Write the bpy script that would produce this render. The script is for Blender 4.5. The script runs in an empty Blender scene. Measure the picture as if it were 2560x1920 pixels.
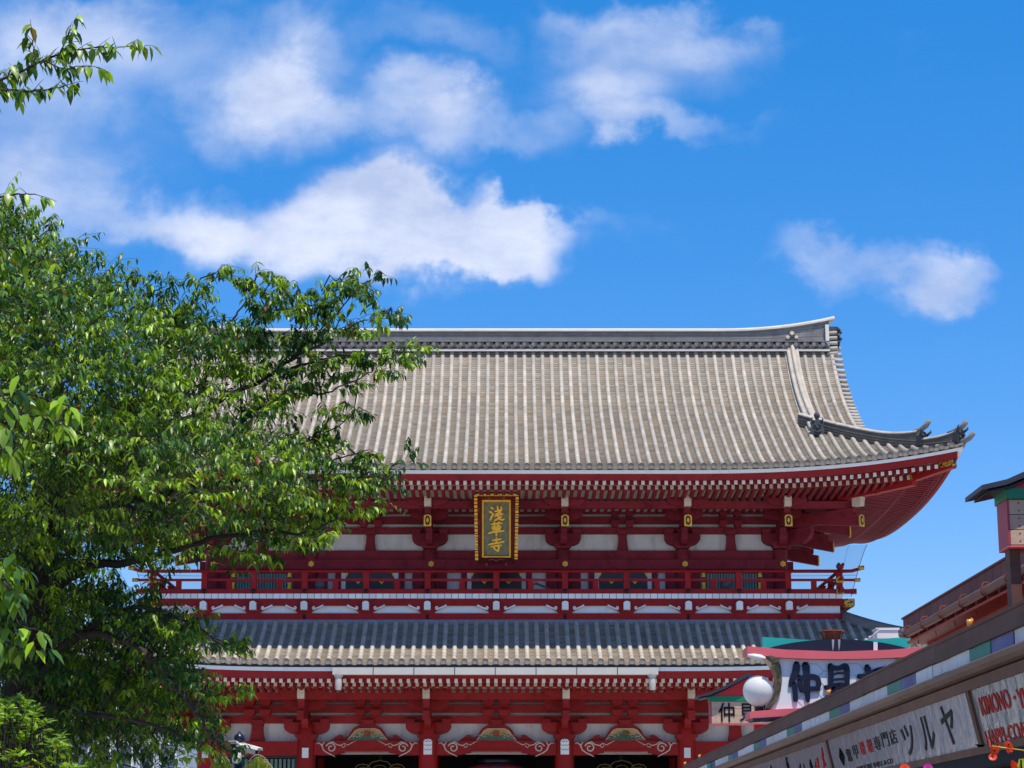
import bpy, bmesh, math, random
import numpy as np
from mathutils import Vector, Matrix, noise

random.seed(7)
rng = np.random.default_rng(7)
S = bpy.context.scene
R = math.radians
PI = math.pi

# ------------------------------------------------------------------ camera
FPX = 5200.0                      # focal length in pixels of a 2560 px wide picture
VPX, HOR = 1262.0, 2131.0         # where a line along +Y ends
ZC = 1.9
PITCH = math.atan((HOR - 960.0) / FPX)
CP, SP = math.cos(PITCH), math.sin(PITCH)
cd = bpy.data.cameras.new('camera')
cam = bpy.data.objects.new('camera', cd)
S.collection.objects.link(cam)
cam.location = (0, 0, ZC)
cam.rotation_euler = (PI / 2 + PITCH, 0, 0)
cd.sensor_width = 36.0
cd.lens = 36.0 * FPX / 2560.0
cd.shift_x = (1280.0 - VPX) / 2560.0
cd.clip_start = 0.1
cd.clip_end = 6000
S.camera = cam

# ------------------------------------------------------------------ sun and sky
SUN_EL, SUN_AZ = R(69.5), R(28)     # azimuth: from behind the camera towards the right
sdir = Vector((math.sin(SUN_AZ) * math.cos(SUN_EL), -math.cos(SUN_AZ) * math.cos(SUN_EL), math.sin(SUN_EL)))
sl = bpy.data.lights.new('sun', 'SUN')
sl.energy = 4.0
sl.angle = R(0.53)
sl.color = (1.0, 0.915, 0.77)
sun = bpy.data.objects.new('sun', sl)
S.collection.objects.link(sun)
sun.rotation_euler = sdir.to_track_quat('Z', 'Y').to_euler()

S.view_settings.view_transform = 'Standard'
S.view_settings.look = 'None'
S.view_settings.exposure = 0.4
S.view_settings.gamma = 1.0
S.view_settings.use_curve_mapping = False
S.cycles.max_bounces = 6
S.cycles.transparent_max_bounces = 12
S.cycles.use_denoising = True
S.cycles.sample_clamp_indirect = 6

world = bpy.data.worlds.new('World')
S.world = world
world.use_nodes = True
wt = world.node_tree
wt.nodes.clear()
WN, WL = wt.nodes, wt.links


def wn(t, **kw):
    n = WN.new(t)
    for k, v in kw.items():
        setattr(n, k, v)
    return n


def wmath(op, a, b=None, c=None, clamp=False):
    n = wn('ShaderNodeMath', operation=op)
    n.use_clamp = clamp
    for i, v in enumerate((a, b, c)):
        if v is None:
            continue
        if isinstance(v, (int, float)):
            n.inputs[i].default_value = v
        else:
            WL.new(v, n.inputs[i])
    return n.outputs[0]


wout = wn('ShaderNodeOutputWorld')
wbg = wn('ShaderNodeBackground')
wbg.inputs['Strength'].default_value = 0.15
WL.new(wbg.outputs[0], wout.inputs[0])
wsky = wn('ShaderNodeTexSky', sky_type='NISHITA')
wsky.sun_disc = False
wsky.sun_elevation = SUN_EL
wsky.sun_rotation = PI - SUN_AZ
wsky.air_density = 1.0
wsky.dust_density = 0.15
wsky.ozone_density = 5.0
tc = wn('ShaderNodeTexCoord')
sep = wn('ShaderNodeSeparateXYZ')
WL.new(tc.outputs['Generated'], sep.inputs[0])
# a phone camera renders this sky deeply saturated
whs = wn('ShaderNodeHueSaturation')
whs.inputs['Hue'].default_value = 0.502
whs.inputs['Saturation'].default_value = 1.36
whs.inputs['Value'].default_value = 0.98
hz_f = wmath('MULTIPLY_ADD', sep.outputs[2], 2.6, 0.0, clamp=True)
hz = wn('ShaderNodeMix', data_type='RGBA')
WL.new(hz_f, hz.inputs[0])
hz.inputs[6].default_value = (.74, .67, .76, 1)      # tint that dims and greys the low sky
hz.inputs[7].default_value = (1, 1, 1, 1)
hm = wn('ShaderNodeMix', data_type='RGBA', blend_type='MULTIPLY')
hm.inputs[0].default_value = 1.0
WL.new(wsky.outputs[0], hm.inputs[6]); WL.new(hz.outputs[2], hm.inputs[7])
WL.new(hm.outputs[2], whs.inputs['Color'])

# cloud coordinates: slope of the view ray, for the half of the sky in front of the square
ys = wmath('MAXIMUM', sep.outputs[1], 0.05)
u0 = wmath('DIVIDE', sep.outputs[0], ys)
v0 = wmath('DIVIDE', sep.outputs[2], ys)
cmb = wn('ShaderNodeCombineXYZ')
WL.new(u0, cmb.inputs[0]); WL.new(v0, cmb.inputs[1])


def wnoise(scale, detail, rough, off=(0, 0, 0), vec=None, stretch=(1, 1, 1), distort=0.0):
    mp = wn('ShaderNodeMapping')
    mp.inputs['Location'].default_value = off
    mp.inputs['Scale'].default_value = stretch
    WL.new(vec or cmb.outputs[0], mp.inputs[0])
    n = wn('ShaderNodeTexNoise')
    n.inputs['Scale'].default_value = scale
    n.inputs['Detail'].default_value = detail
    n.inputs['Roughness'].default_value = rough
    n.inputs['Distortion'].default_value = distort
    WL.new(mp.outputs[0], n.inputs['Vector'])
    return n


nwa = wnoise(9, 4, 0.55, (3.1, 1.7, 0))
nwb = wnoise(9, 4, 0.55, (7.3, 9.2, 0))
nwc = wnoise(34, 4, 0.6, (1.3, 4.2, 0))
du = wmath('MULTIPLY', wmath('SUBTRACT', nwa.outputs[0], 0.5), 0.11)
dv = wmath('MULTIPLY', wmath('SUBTRACT', nwb.outputs[0], 0.5), 0.075)
du2 = wmath('MULTIPLY', wmath('SUBTRACT', nwc.outputs[0], 0.5), 0.034)
uu = wmath('ADD', wmath('ADD', u0, du), du2)
vv = wmath('ADD', wmath('ADD', v0, dv), du2)


def px_uv(px, py):
    e = PITCH + math.atan((960.0 - py) / FPX)
    Y = 1.0
    h = math.tan(e)
    d = Y * CP + h * SP
    return (px - VPX) / FPX * d, h


CLOUDS = [  # centre px, centre py, radius x, radius y, density
    (800, 550, 420, 92, 1.15), (880, 480, 150, 75, .9), (500, 565, 160, 60, .45), (1130, 575, 270, 62, .95), (1300, 600, 130, 60, .7),
    (1235, 505, 45, 50, .6), (640, 250, 150, 130, .85), (760, 160, 170, 170, .5), (430, 90, 300, 110, .45),
    (60, 330, 220, 330, .62), (150, 540, 200, 120, .42), (330, 330, 170, 190, .28), (1030, 300, 190, 110, .8), (1040, 200, 110, 60, .4),
    (1330, 350, 120, 60, .55), (1620, 130, 230, 120, .7), (1530, 250, 190, 90, .6), (1700, 310, 160, 45, .55), (1840, 80, 120, 60, .3),
    (1080, 50, 140, 70, .45), (1390, 60, 120, 60, .25), (1560, 20, 200, 50, .35), (2240, 655, 170, 60, .62), (2370, 700, 100, 50, .6),
    (2070, 590, 100, 50, .5), (2290, 740, 130, 40, .45), (60, 60, 260, 120, .4), (880, 640, 420, 50, .35), (1180, 180, 180, 120, .2),
    (1500, 590, 120, 50, .2)]
dens = None
for (px, py, rx, ry, a) in CLOUDS:
    cu, cv = px_uv(px, py)
    ru, rv = rx / FPX * 1.62, ry / FPX * 1.55
    a1 = wmath('DIVIDE', wmath('SUBTRACT', uu, cu), ru)
    b1 = wmath('DIVIDE', wmath('SUBTRACT', vv, cv), rv)
    q = wmath('MULTIPLY_ADD', a1, a1, wmath('MULTIPLY', b1, b1))
    t = wmath('SUBTRACT', 1.0, q, clamp=True)
    t = wmath('MULTIPLY', wmath('POWER', t, 1.5), a * 1.12)
    dens = t if dens is None else wmath('ADD', dens, t)
# scattered clouds of the same kind over the rest of the sky
fd = wnoise(2.6, 5, 0.55, (11.0, 3.0, 5.0), vec=tc.outputs['Generated'], stretch=(1, 1, 1.8))
rest = wmath('MULTIPLY', wmath('SUBTRACT', fd.outputs[0], 0.53), 5.0, clamp=True)
inx = wmath('LESS_THAN', wmath('ABSOLUTE', u0), 0.27)
iny = wmath('LESS_THAN', v0, 0.44)
infront = wmath('GREATER_THAN', sep.outputs[1], 0.05)
inframe = wmath('MULTIPLY', wmath('MULTIPLY', inx, iny), infront)
keep = wmath('SUBTRACT', 1.0, inframe)
soft = wnoise(16, 6, 0.62, (5.0, 2.0, 0), stretch=(1, 1.25, 1), distort=.4)
cl = wmath('ADD', wmath('MULTIPLY', dens, infront), wmath('MULTIPLY', rest, keep))
cl = wmath('SUBTRACT', cl, wmath('MULTIPLY', wmath('SUBTRACT', 0.62, soft.outputs[0]), 0.75))
mr = wn('ShaderNodeMapRange', interpolation_type='SMOOTHSTEP')
WL.new(cl, mr.inputs[0])
mr.inputs[1].default_value = -0.05
mr.inputs[2].default_value = 1.42
up = wmath('GREATER_THAN', sep.outputs[2], 0.0)
cf = wmath('MULTIPLY', wmath('MULTIPLY', mr.outputs[0], up), 0.84)
shade = wnoise(9, 6, 0.62, (2.0, 8.0, 0), stretch=(1, 1.8, 1))
ccol = wn('ShaderNodeMix', data_type='RGBA')
shm = wn('ShaderNodeMapRange')
shm.inputs[1].default_value = .36; shm.inputs[2].default_value = .60
WL.new(shade.outputs[0], shm.inputs[0])
WL.new(shm.outputs[0], ccol.inputs[0])
ccol.inputs[6].default_value = (2.9, 3.3, 4.5, 1)
ccol.inputs[7].default_value = (4.8, 4.95, 5.6, 1)
mixc = wn('ShaderNodeMix', data_type='RGBA')
WL.new(cf, mixc.inputs[0])
WL.new(whs.outputs[0], mixc.inputs[6])
WL.new(ccol.outputs[2], mixc.inputs[7])
WL.new(mixc.outputs[2], wbg.inputs['Color'])


# ------------------------------------------------------------------ pixel <-> place helpers
def hgt(py, Y):
    """world z of a point at distance Y that shows at photo row py"""
    return ZC + Y * math.tan(PITCH + math.atan((960.0 - py) / FPX))


def wpt(px, py, Y):
    z = hgt(py, Y)
    d = Y * CP + (z - ZC) * SP
    return Vector(((px - VPX) / FPX * d, Y, z))


# ------------------------------------------------------------------ materials
def hexl(r, g, b):
    f = lambda c: (c / 255 / 12.92) if c / 255 <= .04045 else ((c / 255 + .055) / 1.055) ** 2.4
    return (f(r), f(g), f(b))


def material(name, col, rough=.6, var=.12, scale=3.0, bump=0.0, bscale=20.0, metal=0.0, spec=.4, attr=None, trans=0.0, dirt=None, streak=None, coat=0.0):
    m = bpy.data.materials.new(name)
    m.use_nodes = True
    nt = m.node_tree
    N, L = nt.nodes, nt.links
    b = N['Principled BSDF']
    b.inputs['Roughness'].default_value = rough
    b.inputs['Metallic'].default_value = metal
    b.inputs['Specular IOR Level'].default_value = spec
    b.inputs['Coat Weight'].default_value = coat
    tcn = N.new('ShaderNodeTexCoord')
    nz = N.new('ShaderNodeTexNoise')
    nz.inputs['Scale'].default_value = scale
    nz.inputs['Detail'].default_value = 6
    nz.inputs['Roughness'].default_value = .6
    L.new(tcn.outputs['Object'], nz.inputs['Vector'])
    rp = N.new('ShaderNodeValToRGB')
    rp.color_ramp.elements[0].position = .3
    rp.color_ramp.elements[1].position = .7
    lo = [max(0, c * (1 - var)) for c in col]
    hi = [min(1, c * (1 + var)) for c in col]
    rp.color_ramp.elements[0].color = (*lo, 1)
    rp.color_ramp.elements[1].color = (*hi, 1)
    L.new(nz.outputs[0], rp.inputs[0])
    out = rp.outputs[0]
    if attr:
        at = N.new('ShaderNodeAttribute')
        at.attribute_name = attr
        mx = N.new('ShaderNodeMix'); mx.data_type = 'RGBA'; mx.blend_type = 'MULTIPLY'
        mx.inputs[0].default_value = 1.0
        L.new(out, mx.inputs[6]); L.new(at.outputs['Color'], mx.inputs[7])
        out = mx.outputs[2]
    if dirt:
        dcol, dsc, dlo, dhi = dirt
        mp = N.new('ShaderNodeMapping')
        if streak:
            mp.inputs['Scale'].default_value = streak
        L.new(tcn.outputs['Object'], mp.inputs[0])
        n2 = N.new('ShaderNodeTexNoise')
        n2.inputs['Scale'].default_value = dsc
        n2.inputs['Detail'].default_value = 8
        n2.inputs['Roughness'].default_value = .7
        L.new(mp.outputs[0], n2.inputs['Vector'])
        r2 = N.new('ShaderNodeMapRange')
        r2.inputs[1].default_value = dlo; r2.inputs[2].default_value = dhi
        L.new(n2.outputs[0], r2.inputs[0])
        m2 = N.new('ShaderNodeMix'); m2.data_type = 'RGBA'
        L.new(r2.outputs[0], m2.inputs[0]); L.new(out, m2.inputs[6])
        m2.inputs[7].default_value = (*dcol, 1)
        out = m2.outputs[2]
    oi = N.new('ShaderNodeObjectInfo')
    rm = N.new('ShaderNodeMapRange')
    rm.inputs[3].default_value = .88; rm.inputs[4].default_value = 1.10
    L.new(oi.outputs['Random'], rm.inputs[0])
    ov = N.new('ShaderNodeHueSaturation')
    L.new(rm.outputs[0], ov.inputs['Value']); L.new(out, ov.inputs['Color'])
    out = ov.outputs[0]
    L.new(out, b.inputs['Base Color'])
    if bump:
        n3 = N.new('ShaderNodeTexNoise')
        n3.inputs['Scale'].default_value = bscale
        n3.inputs['Detail'].default_value = 5
        L.new(tcn.outputs['Object'], n3.inputs['Vector'])
        bp = N.new('ShaderNodeBump')
        bp.inputs['Strength'].default_value = bump
        bp.inputs['Distance'].default_value = .02
        L.new(n3.outputs[0], bp.inputs['Height'])
        L.new(bp.outputs[0], b.inputs['Normal'])
    if trans:
        tr = N.new('ShaderNodeBsdfTranslucent')
        L.new(out, tr.inputs[0])
        ms = N.new('ShaderNodeMixShader')
        ms.inputs[0].default_value = trans
        L.new(b.outputs[0], ms.inputs[1]); L.new(tr.outputs[0], ms.inputs[2])
        L.new(ms.outputs[0], N['Material Output'].inputs[0])
    return m


M = {}
M['red'] = material('vermilion_paint', (.28, .019, .020), .6, .16, 1.2, spec=.18, dirt=((.12, .007, .010), 2.5, .55, .8))
M['red_up'] = material('vermilion_paint_shaded', (.235, .025, .038), .65, .16, 1.2, spec=.15, dirt=((.09, .008, .015), 2.5, .5, .8))  # darker, purplish copy of the vermilion: shade under the upper eaves painted in
M['red_beam'] = material('vermilion_paint_bounce', (.31, .012, .010), .5, .12, 1.5, spec=.2, dirt=((.22, .010, .010), 1.4, .5, .85))  # brighter copy of the vermilion: bounced light on the lower storey painted in
M['red_rail'] = material('vermilion_rail_paint', (.30, .012, .013), .6, .16, 2.5, spec=.18, dirt=((.17, .012, .014), 6, .55, .8))
M['plaster'] = material('white_plaster', (.77, .77, .74), .85, .04, 2.0, bump=.05, dirt=((.40, .38, .36), 1.6, .48, .8), streak=(1.4, 1, .35))
M['white'] = material('white_paint', (.80, .80, .77), .6, .05, 5.0, dirt=((.5, .49, .47), 3, .6, .9))
M['cream'] = material('cream_paint', (.62, .55, .45), .65, .08, 3.0, dirt=((.40, .33, .26), 4, .5, .85))
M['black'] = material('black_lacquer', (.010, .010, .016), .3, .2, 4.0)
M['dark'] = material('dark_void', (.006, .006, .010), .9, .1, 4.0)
M['gold'] = material('gold_leaf', (.86, .44, .045), .42, .18, 8.0, metal=.6, bump=.3, bscale=30)
M['gilt'] = material('patterned_gilt', (.72, .36, .04), .45, .18, 8.0, metal=.5, dirt=((.015, .012, .02), 13, .50, .54))
M['goldp'] = material('gold_paint', (.72, .42, .05), .5, .1, 8.0)
M['tile'] = material('cover_tile_clay', (.43, .385, .32), .65, .13, 2.2, bump=.3, bscale=14, attr='tone', dirt=((.22, .20, .18), 1.6, .5, .85), spec=.25)
M['pan'] = material('pan_tile_clay', (.285, .245, .195), .75, .07, .5, attr='tone', spec=.2)  # colour darkened for the shadow between the cover tile rows
M['ridge'] = material('ridge_tile_clay', (.20, .19, .18), .7, .15, 3.0, bump=.2, bscale=12, dirt=((.09, .088, .09), 2, .5, .8))
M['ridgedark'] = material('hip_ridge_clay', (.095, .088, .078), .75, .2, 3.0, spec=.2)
M['ridgecap'] = material('ridge_cap_metal', (.62, .58, .52), .45, .1, 2.0)
M['oni'] = material('demon_tile_clay', (.05, .055, .06), .7, .2, 6.0)
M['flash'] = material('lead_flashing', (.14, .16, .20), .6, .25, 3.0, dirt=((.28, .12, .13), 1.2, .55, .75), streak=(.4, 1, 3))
M['gutter'] = material('cream_gutter', (.50, .47, .42), .5, .05, 2.0, dirt=((.42, .40, .36), 1.3, .5, .8))
M['teal'] = material('teal_bars', (.07, .22, .19), .6, .3, 6.0)
M['green_bar'] = material('green_bars', (.13, .22, .17), .6, .2, 6.0)
M['bark'] = material('cherry_bark', (.035, .027, .024), .85, .35, 8.0, bump=.8, bscale=30)
M['ground'] = material('paving_ground', (.38, .36, .33), .85, .15, .7, bump=.1)
M['street'] = material('street_stone', (.41, .39, .36), .8, .12, 1.0, bump=.1)


def leafmat(name, rough=.38):
    m = bpy.data.materials.new(name)
    m.use_nodes = True
    N, L = m.node_tree.nodes, m.node_tree.links
    b = N['Principled BSDF']
    at = N.new('ShaderNodeAttribute'); at.attribute_name = 'tone'
    b.inputs['Roughness'].default_value = rough
    b.inputs['Specular IOR Level'].default_value = .45
    L.new(at.outputs['Color'], b.inputs['Base Color'])
    tr = N.new('ShaderNodeBsdfTranslucent')
    hs = N.new('ShaderNodeHueSaturation')
    hs.inputs['Hue'].default_value = .485
    hs.inputs['Saturation'].default_value = 1.08
    hs.inputs['Value'].default_value = 1.9
    L.new(at.outputs['Color'], hs.inputs['Color'])
    L.new(hs.outputs[0], tr.inputs[0])
    ms = N.new('ShaderNodeMixShader'); ms.inputs[0].default_value = .26
    L.new(b.outputs[0], ms.inputs[1]); L.new(tr.outputs[0], ms.inputs[2])
    L.new(ms.outputs[0], N['Material Output'].inputs[0])
    return m


M['leaf'] = leafmat('cherry_leaf')


# ------------------------------------------------------------------ mesh building
class MB:
    def __init__(self):
        self.v, self.f, self.mi, self.sm, self.tone = [], [], [], [], []

    def add(self, vs, fs, mi=0, smooth=False, tone=None):
        o = len(self.v)
        self.v += [tuple(p) for p in vs]
        for f in fs:
            self.f.append([i + o for i in f])
            self.mi.append(mi)
            self.sm.append(smooth)
            self.tone.append(tone)
        return self

    def box(self, x0, x1, y0, y1, z0, z1, mi=0):
        vs = [(x0, y0, z0), (x1, y0, z0), (x1, y1, z0), (x0, y1, z0), (x0, y0, z1), (x1, y0, z1), (x1, y1, z1), (x0, y1, z1)]
        return self.add(vs, [(0, 3, 2, 1), (4, 5, 6, 7), (0, 1, 5, 4), (1, 2, 6, 5), (2, 3, 7, 6), (3, 0, 4, 7)], mi)

    def prism(self, poly, y0, y1, mi=0, axis='y', mi_front=None):
        """poly: (a, z) outline; extruded along y (a = x) or along x (a = y)"""
        n = len(poly)
        if axis == 'y':
            vs = [(a, y0, z) for a, z in poly] + [(a, y1, z) for a, z in poly]
        elif axis == 'x':
            vs = [(y0, a, z) for a, z in poly] + [(y1, a, z) for a, z in poly]
        else:
            vs = [(a, b, y0) for a, b in poly] + [(a, b, y1) for a, b in poly]
        self.add(vs, [tuple(range(n))], mi if mi_front is None else mi_front)
        o = len(self.v) - 2 * n
        fs = [[o + n + i for i in range(n)][::-1]] + [[o + i, o + n + i, o + n + (i + 1) % n, o + (i + 1) % n] for i in range(n)]
        for f in fs:
            self.f.append(f); self.mi.append(mi); self.sm.append(False); self.tone.append(None)
        return self

    def tube(self, pts, rad, seg=8, mi=0, caps=True, smooth=True, half=False, flat=1.0, up=None):
        pts = [Vector(p) for p in pts]
        rs = rad if isinstance(rad, (list, tuple)) else [rad] * len(pts)
        rings = []
        prev = None
        for i, p in enumerate(pts):
            t = (pts[min(i + 1, len(pts) - 1)] - pts[max(i - 1, 0)])
            if t.length < 1e-9:
                t = Vector((0, 0, 1))
            t.normalize()
            if up is not None:
                n = (Vector(up) - t * t.dot(Vector(up))).normalized()
            else:
                if prev is None:
                    ref = Vector((0, 0, 1)) if abs(t.z) < .9 else Vector((1, 0, 0))
                    n = (ref - t * t.dot(ref)).normalized()
                else:
                    n = (prev - t * t.dot(prev)).normalized()
                prev = n
            b = t.cross(n)
            ring = []
            for k in range(seg + (1 if half else 0)):
                a = (PI * k / seg) if half else (2 * PI * k / seg)
                if half:
                    ring.append(p + b * (math.cos(a) * rs[i]) + n * (math.sin(a) * rs[i] * flat))
                else:
                    ring.append(p + b * (math.cos(a) * rs[i]) + n * (math.sin(a) * rs[i] * flat))
            rings.append(ring)
        m = len(rings[0])
        vs = [q for r in rings for q in r]
        fs = []
        for i in range(len(rings) - 1):
            for k in range(m - 1 if half else m):
                k2 = (k + 1) % m
                fs.append((i * m + k, i * m + k2, (i + 1) * m + k2, (i + 1) * m + k))
        self.add(vs, fs, mi, smooth)
        if caps:
            o = len(self.v) - len(vs)
            for ring0, rev in ((0, True), (len(rings) - 1, False)):
                idx = [o + ring0 * m + k for k in range(m)]
                self.f.append(idx[::-1] if rev else idx); self.mi.append(mi); self.sm.append(False); self.tone.append(None)
        return self

    def lathe(self, prof, c=(0, 0, 0), seg=16, mi=0, smooth=True):
        """prof: (radius, z) from bottom to top"""
        vs = []
        for r, z in prof:
            for k in range(seg):
                a = 2 * PI * k / seg
                vs.append((c[0] + r * math.cos(a), c[1] + r * math.sin(a), c[2] + z))
        fs = []
        for i in range(len(prof) - 1):
            for k in range(seg):
                k2 = (k + 1) % seg
                fs.append((i * seg + k, i * seg + k2, (i + 1) * seg + k2, (i + 1) * seg + k))
        return self.add(vs, fs, mi, smooth)

    def mesh(self, name, mats, tones=False):
        ml_ = mats if isinstance(mats, (list, tuple)) else [mats]
        tones = tones or 'tile' in ml_ or 'pan' in ml_
        me = bpy.data.meshes.new(name)
        me.from_pydata([tuple(p) for p in self.v], [], self.f)
        for m in (mats if isinstance(mats, (list, tuple)) else [mats]):
            me.materials.append(M[m] if isinstance(m, str) else m)
        me.polygons.foreach_set('material_index', self.mi)
        me.polygons.foreach_set('use_smooth', self.sm)
        if tones:
            ca = me.color_attributes.new('tone', 'FLOAT_COLOR', 'CORNER')
            arr = np.ones((len(me.loops), 4), dtype=np.float32)
            k = 0
            for f, t in zip(self.f, self.tone):
                if t is not None:
                    arr[k:k + len(f), :3] = t
                k += len(f)
            ca.data.foreach_set('color', arr.ravel())
        me.update()
        return me


def link(name, me, parent=None, loc=None, rot=None, scale=None, kind=None, label=None):
    o = bpy.data.objects.new(name, me)
    S.collection.objects.link(o)
    if parent is not None:
        o.parent = parent
    if loc is not None:
        o.location = loc
    if rot is not None:
        o.rotation_euler = rot
    if scale is not None:
        o.scale = scale
    if kind:
        o['kind'] = kind
    if label:
        o['label'] = label
    return o


def part(name, mb, mats, parent, tones=False, **kw):
    ml_ = mats if isinstance(mats, (list, tuple)) else [mats]
    tones = tones or 'tile' in ml_ or 'pan' in ml_
    return link(name, mb.mesh(name, mats, tones), parent, **kw)


def thing(name, label, cat, loc=(0, 0, 0), rot=(0, 0, 0), group=None):
    o = bpy.data.objects.new(name, None)
    S.collection.objects.link(o)
    o.location = loc
    o.rotation_euler = rot
    o.empty_display_size = .3
    o['label'] = label
    o['category'] = cat
    if group:
        o['group'] = group
    return o


def tag(o, label, cat, group=None):
    o['label'] = label
    o['category'] = cat
    if group:
        o['group'] = group
    return o


def text_mesh(name, s, size, mat, extrude=.01, offset=0.0, align='CENTER', shear=0.0, res=4):
    c = bpy.data.curves.new(name, 'FONT')
    c.body = s
    c.size = size
    c.extrude = extrude
    c.offset = offset
    c.align_x = align
    c.align_y = 'CENTER'
    c.shear = shear
    c.resolution_u = res
    o = bpy.data.objects.new(name, c)
    S.collection.objects.link(o)
    dg = bpy.context.evaluated_depsgraph_get()
    me = bpy.data.meshes.new_from_object(o.evaluated_get(dg))
    me.name = name
    bpy.data.objects.remove(o)
    bpy.data.curves.remove(c)
    me.materials.clear()
    me.materials.append(M[mat] if isinstance(mat, str) else mat)
    return me


def fitted_text(s, w, h, mat, extrude=.01, offset=0.0):
    """a text mesh scaled to w by h, centred, lying in its own xy plane"""
    me = text_mesh('lettering', s, 1.0, mat, extrude=1.0, offset=offset)
    co = np.empty(len(me.vertices) * 3, dtype=np.float32)
    me.vertices.foreach_get('co', co)
    co = co.reshape(-1, 3)
    lo, hi = co.min(0), co.max(0)
    co = (co - (lo + hi) / 2) / np.maximum(hi - lo, 1e-6) * np.array([w, h, extrude * 2])
    me.vertices.foreach_set('co', co.astype(np.float32).ravel())
    me.update()
    return me


# ------------------------------------------------------------------ ground
g = MB().add([(-3000, -500, 0), (3000, -500, 0), (3000, 5000, 0), (-3000, 5000, 0)], [(0, 1, 2, 3)])
o = part('ground', g, 'ground', None, kind='structure')
g = MB().add([(-3.3, -20, .004), (3.3, -20, .004), (3.3, 66, .004), (-3.3, 66, .004)], [(0, 1, 2, 3)])
o = part('street', g, 'street', None, kind='structure')
# ================================================================== TEMPLE GATE
D = 76.6
XC = (1241 - VPX) / FPX * 75.8


def zl(py, yl):
    return hgt(py, D + yl)


def xl(px, py, yl):
    return wpt(px, py, D + yl).x - XC


gate = thing('temple_gate', 'two-storeyed vermilion temple gate with grey tiled hip-and-gable roof and white plaster panels', 'temple gate', (XC, D, 0))
COLX = [-10.5, -6.89, -2.47, 2.47, 6.89, 10.5]
DEP = 8.0

# ---------------------------------------------------------------- roof surfaces
UP = dict(o=5.8, XE=16.3, umax=.86, ulen=10.2)
LO = dict(o=5.0, XE=15.5, umax=.70, ulen=9.5)
_pd = np.array([0, 2, 4, 5.7, 6.47, 7.44, 8.42, 9.27, 9.8])
_pz = np.array([13.0, 13.85, 14.88, 15.88, 16.38, 17.08, 17.95, 18.92, 19.75]) + ZC
_pc = np.polyfit(_pd, _pz, 4)
zE_up = float(np.polyval(_pc, 0))
zE_lo = zl(1656, -LO['o'])
zT_lo = zl(1561, -2.0)


def prof_up(d):
    return float(np.polyval(_pc, d))


def prof_lo(d):
    t = d / 3.0
    return zE_lo + (zT_lo - zE_lo) * (.88 * t + .12 * t * t)


def upturn(P, c):
    return P['umax'] * max(0.0, 1 - c / P['ulen']) ** 2.6


def gfall(d):
    return max(0.0, 1 - d / 6.0) ** 1.4


def roof_z(P, pf, x, d):
    return pf(d) + upturn(P, P['XE'] - abs(x)) * gfall(d)


TP = .359
tone_rng = random.Random(3)


def pan_tone():
    r = tone_rng.random()
    k = tone_rng.uniform(.78, 1.12)
    if r < .20:
        return (1.10 * k, .97 * k, .86 * k)
    if r < .42:
        return (.88 * k, .90 * k, .90 * k)
    return (k, k, k * .98)


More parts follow.
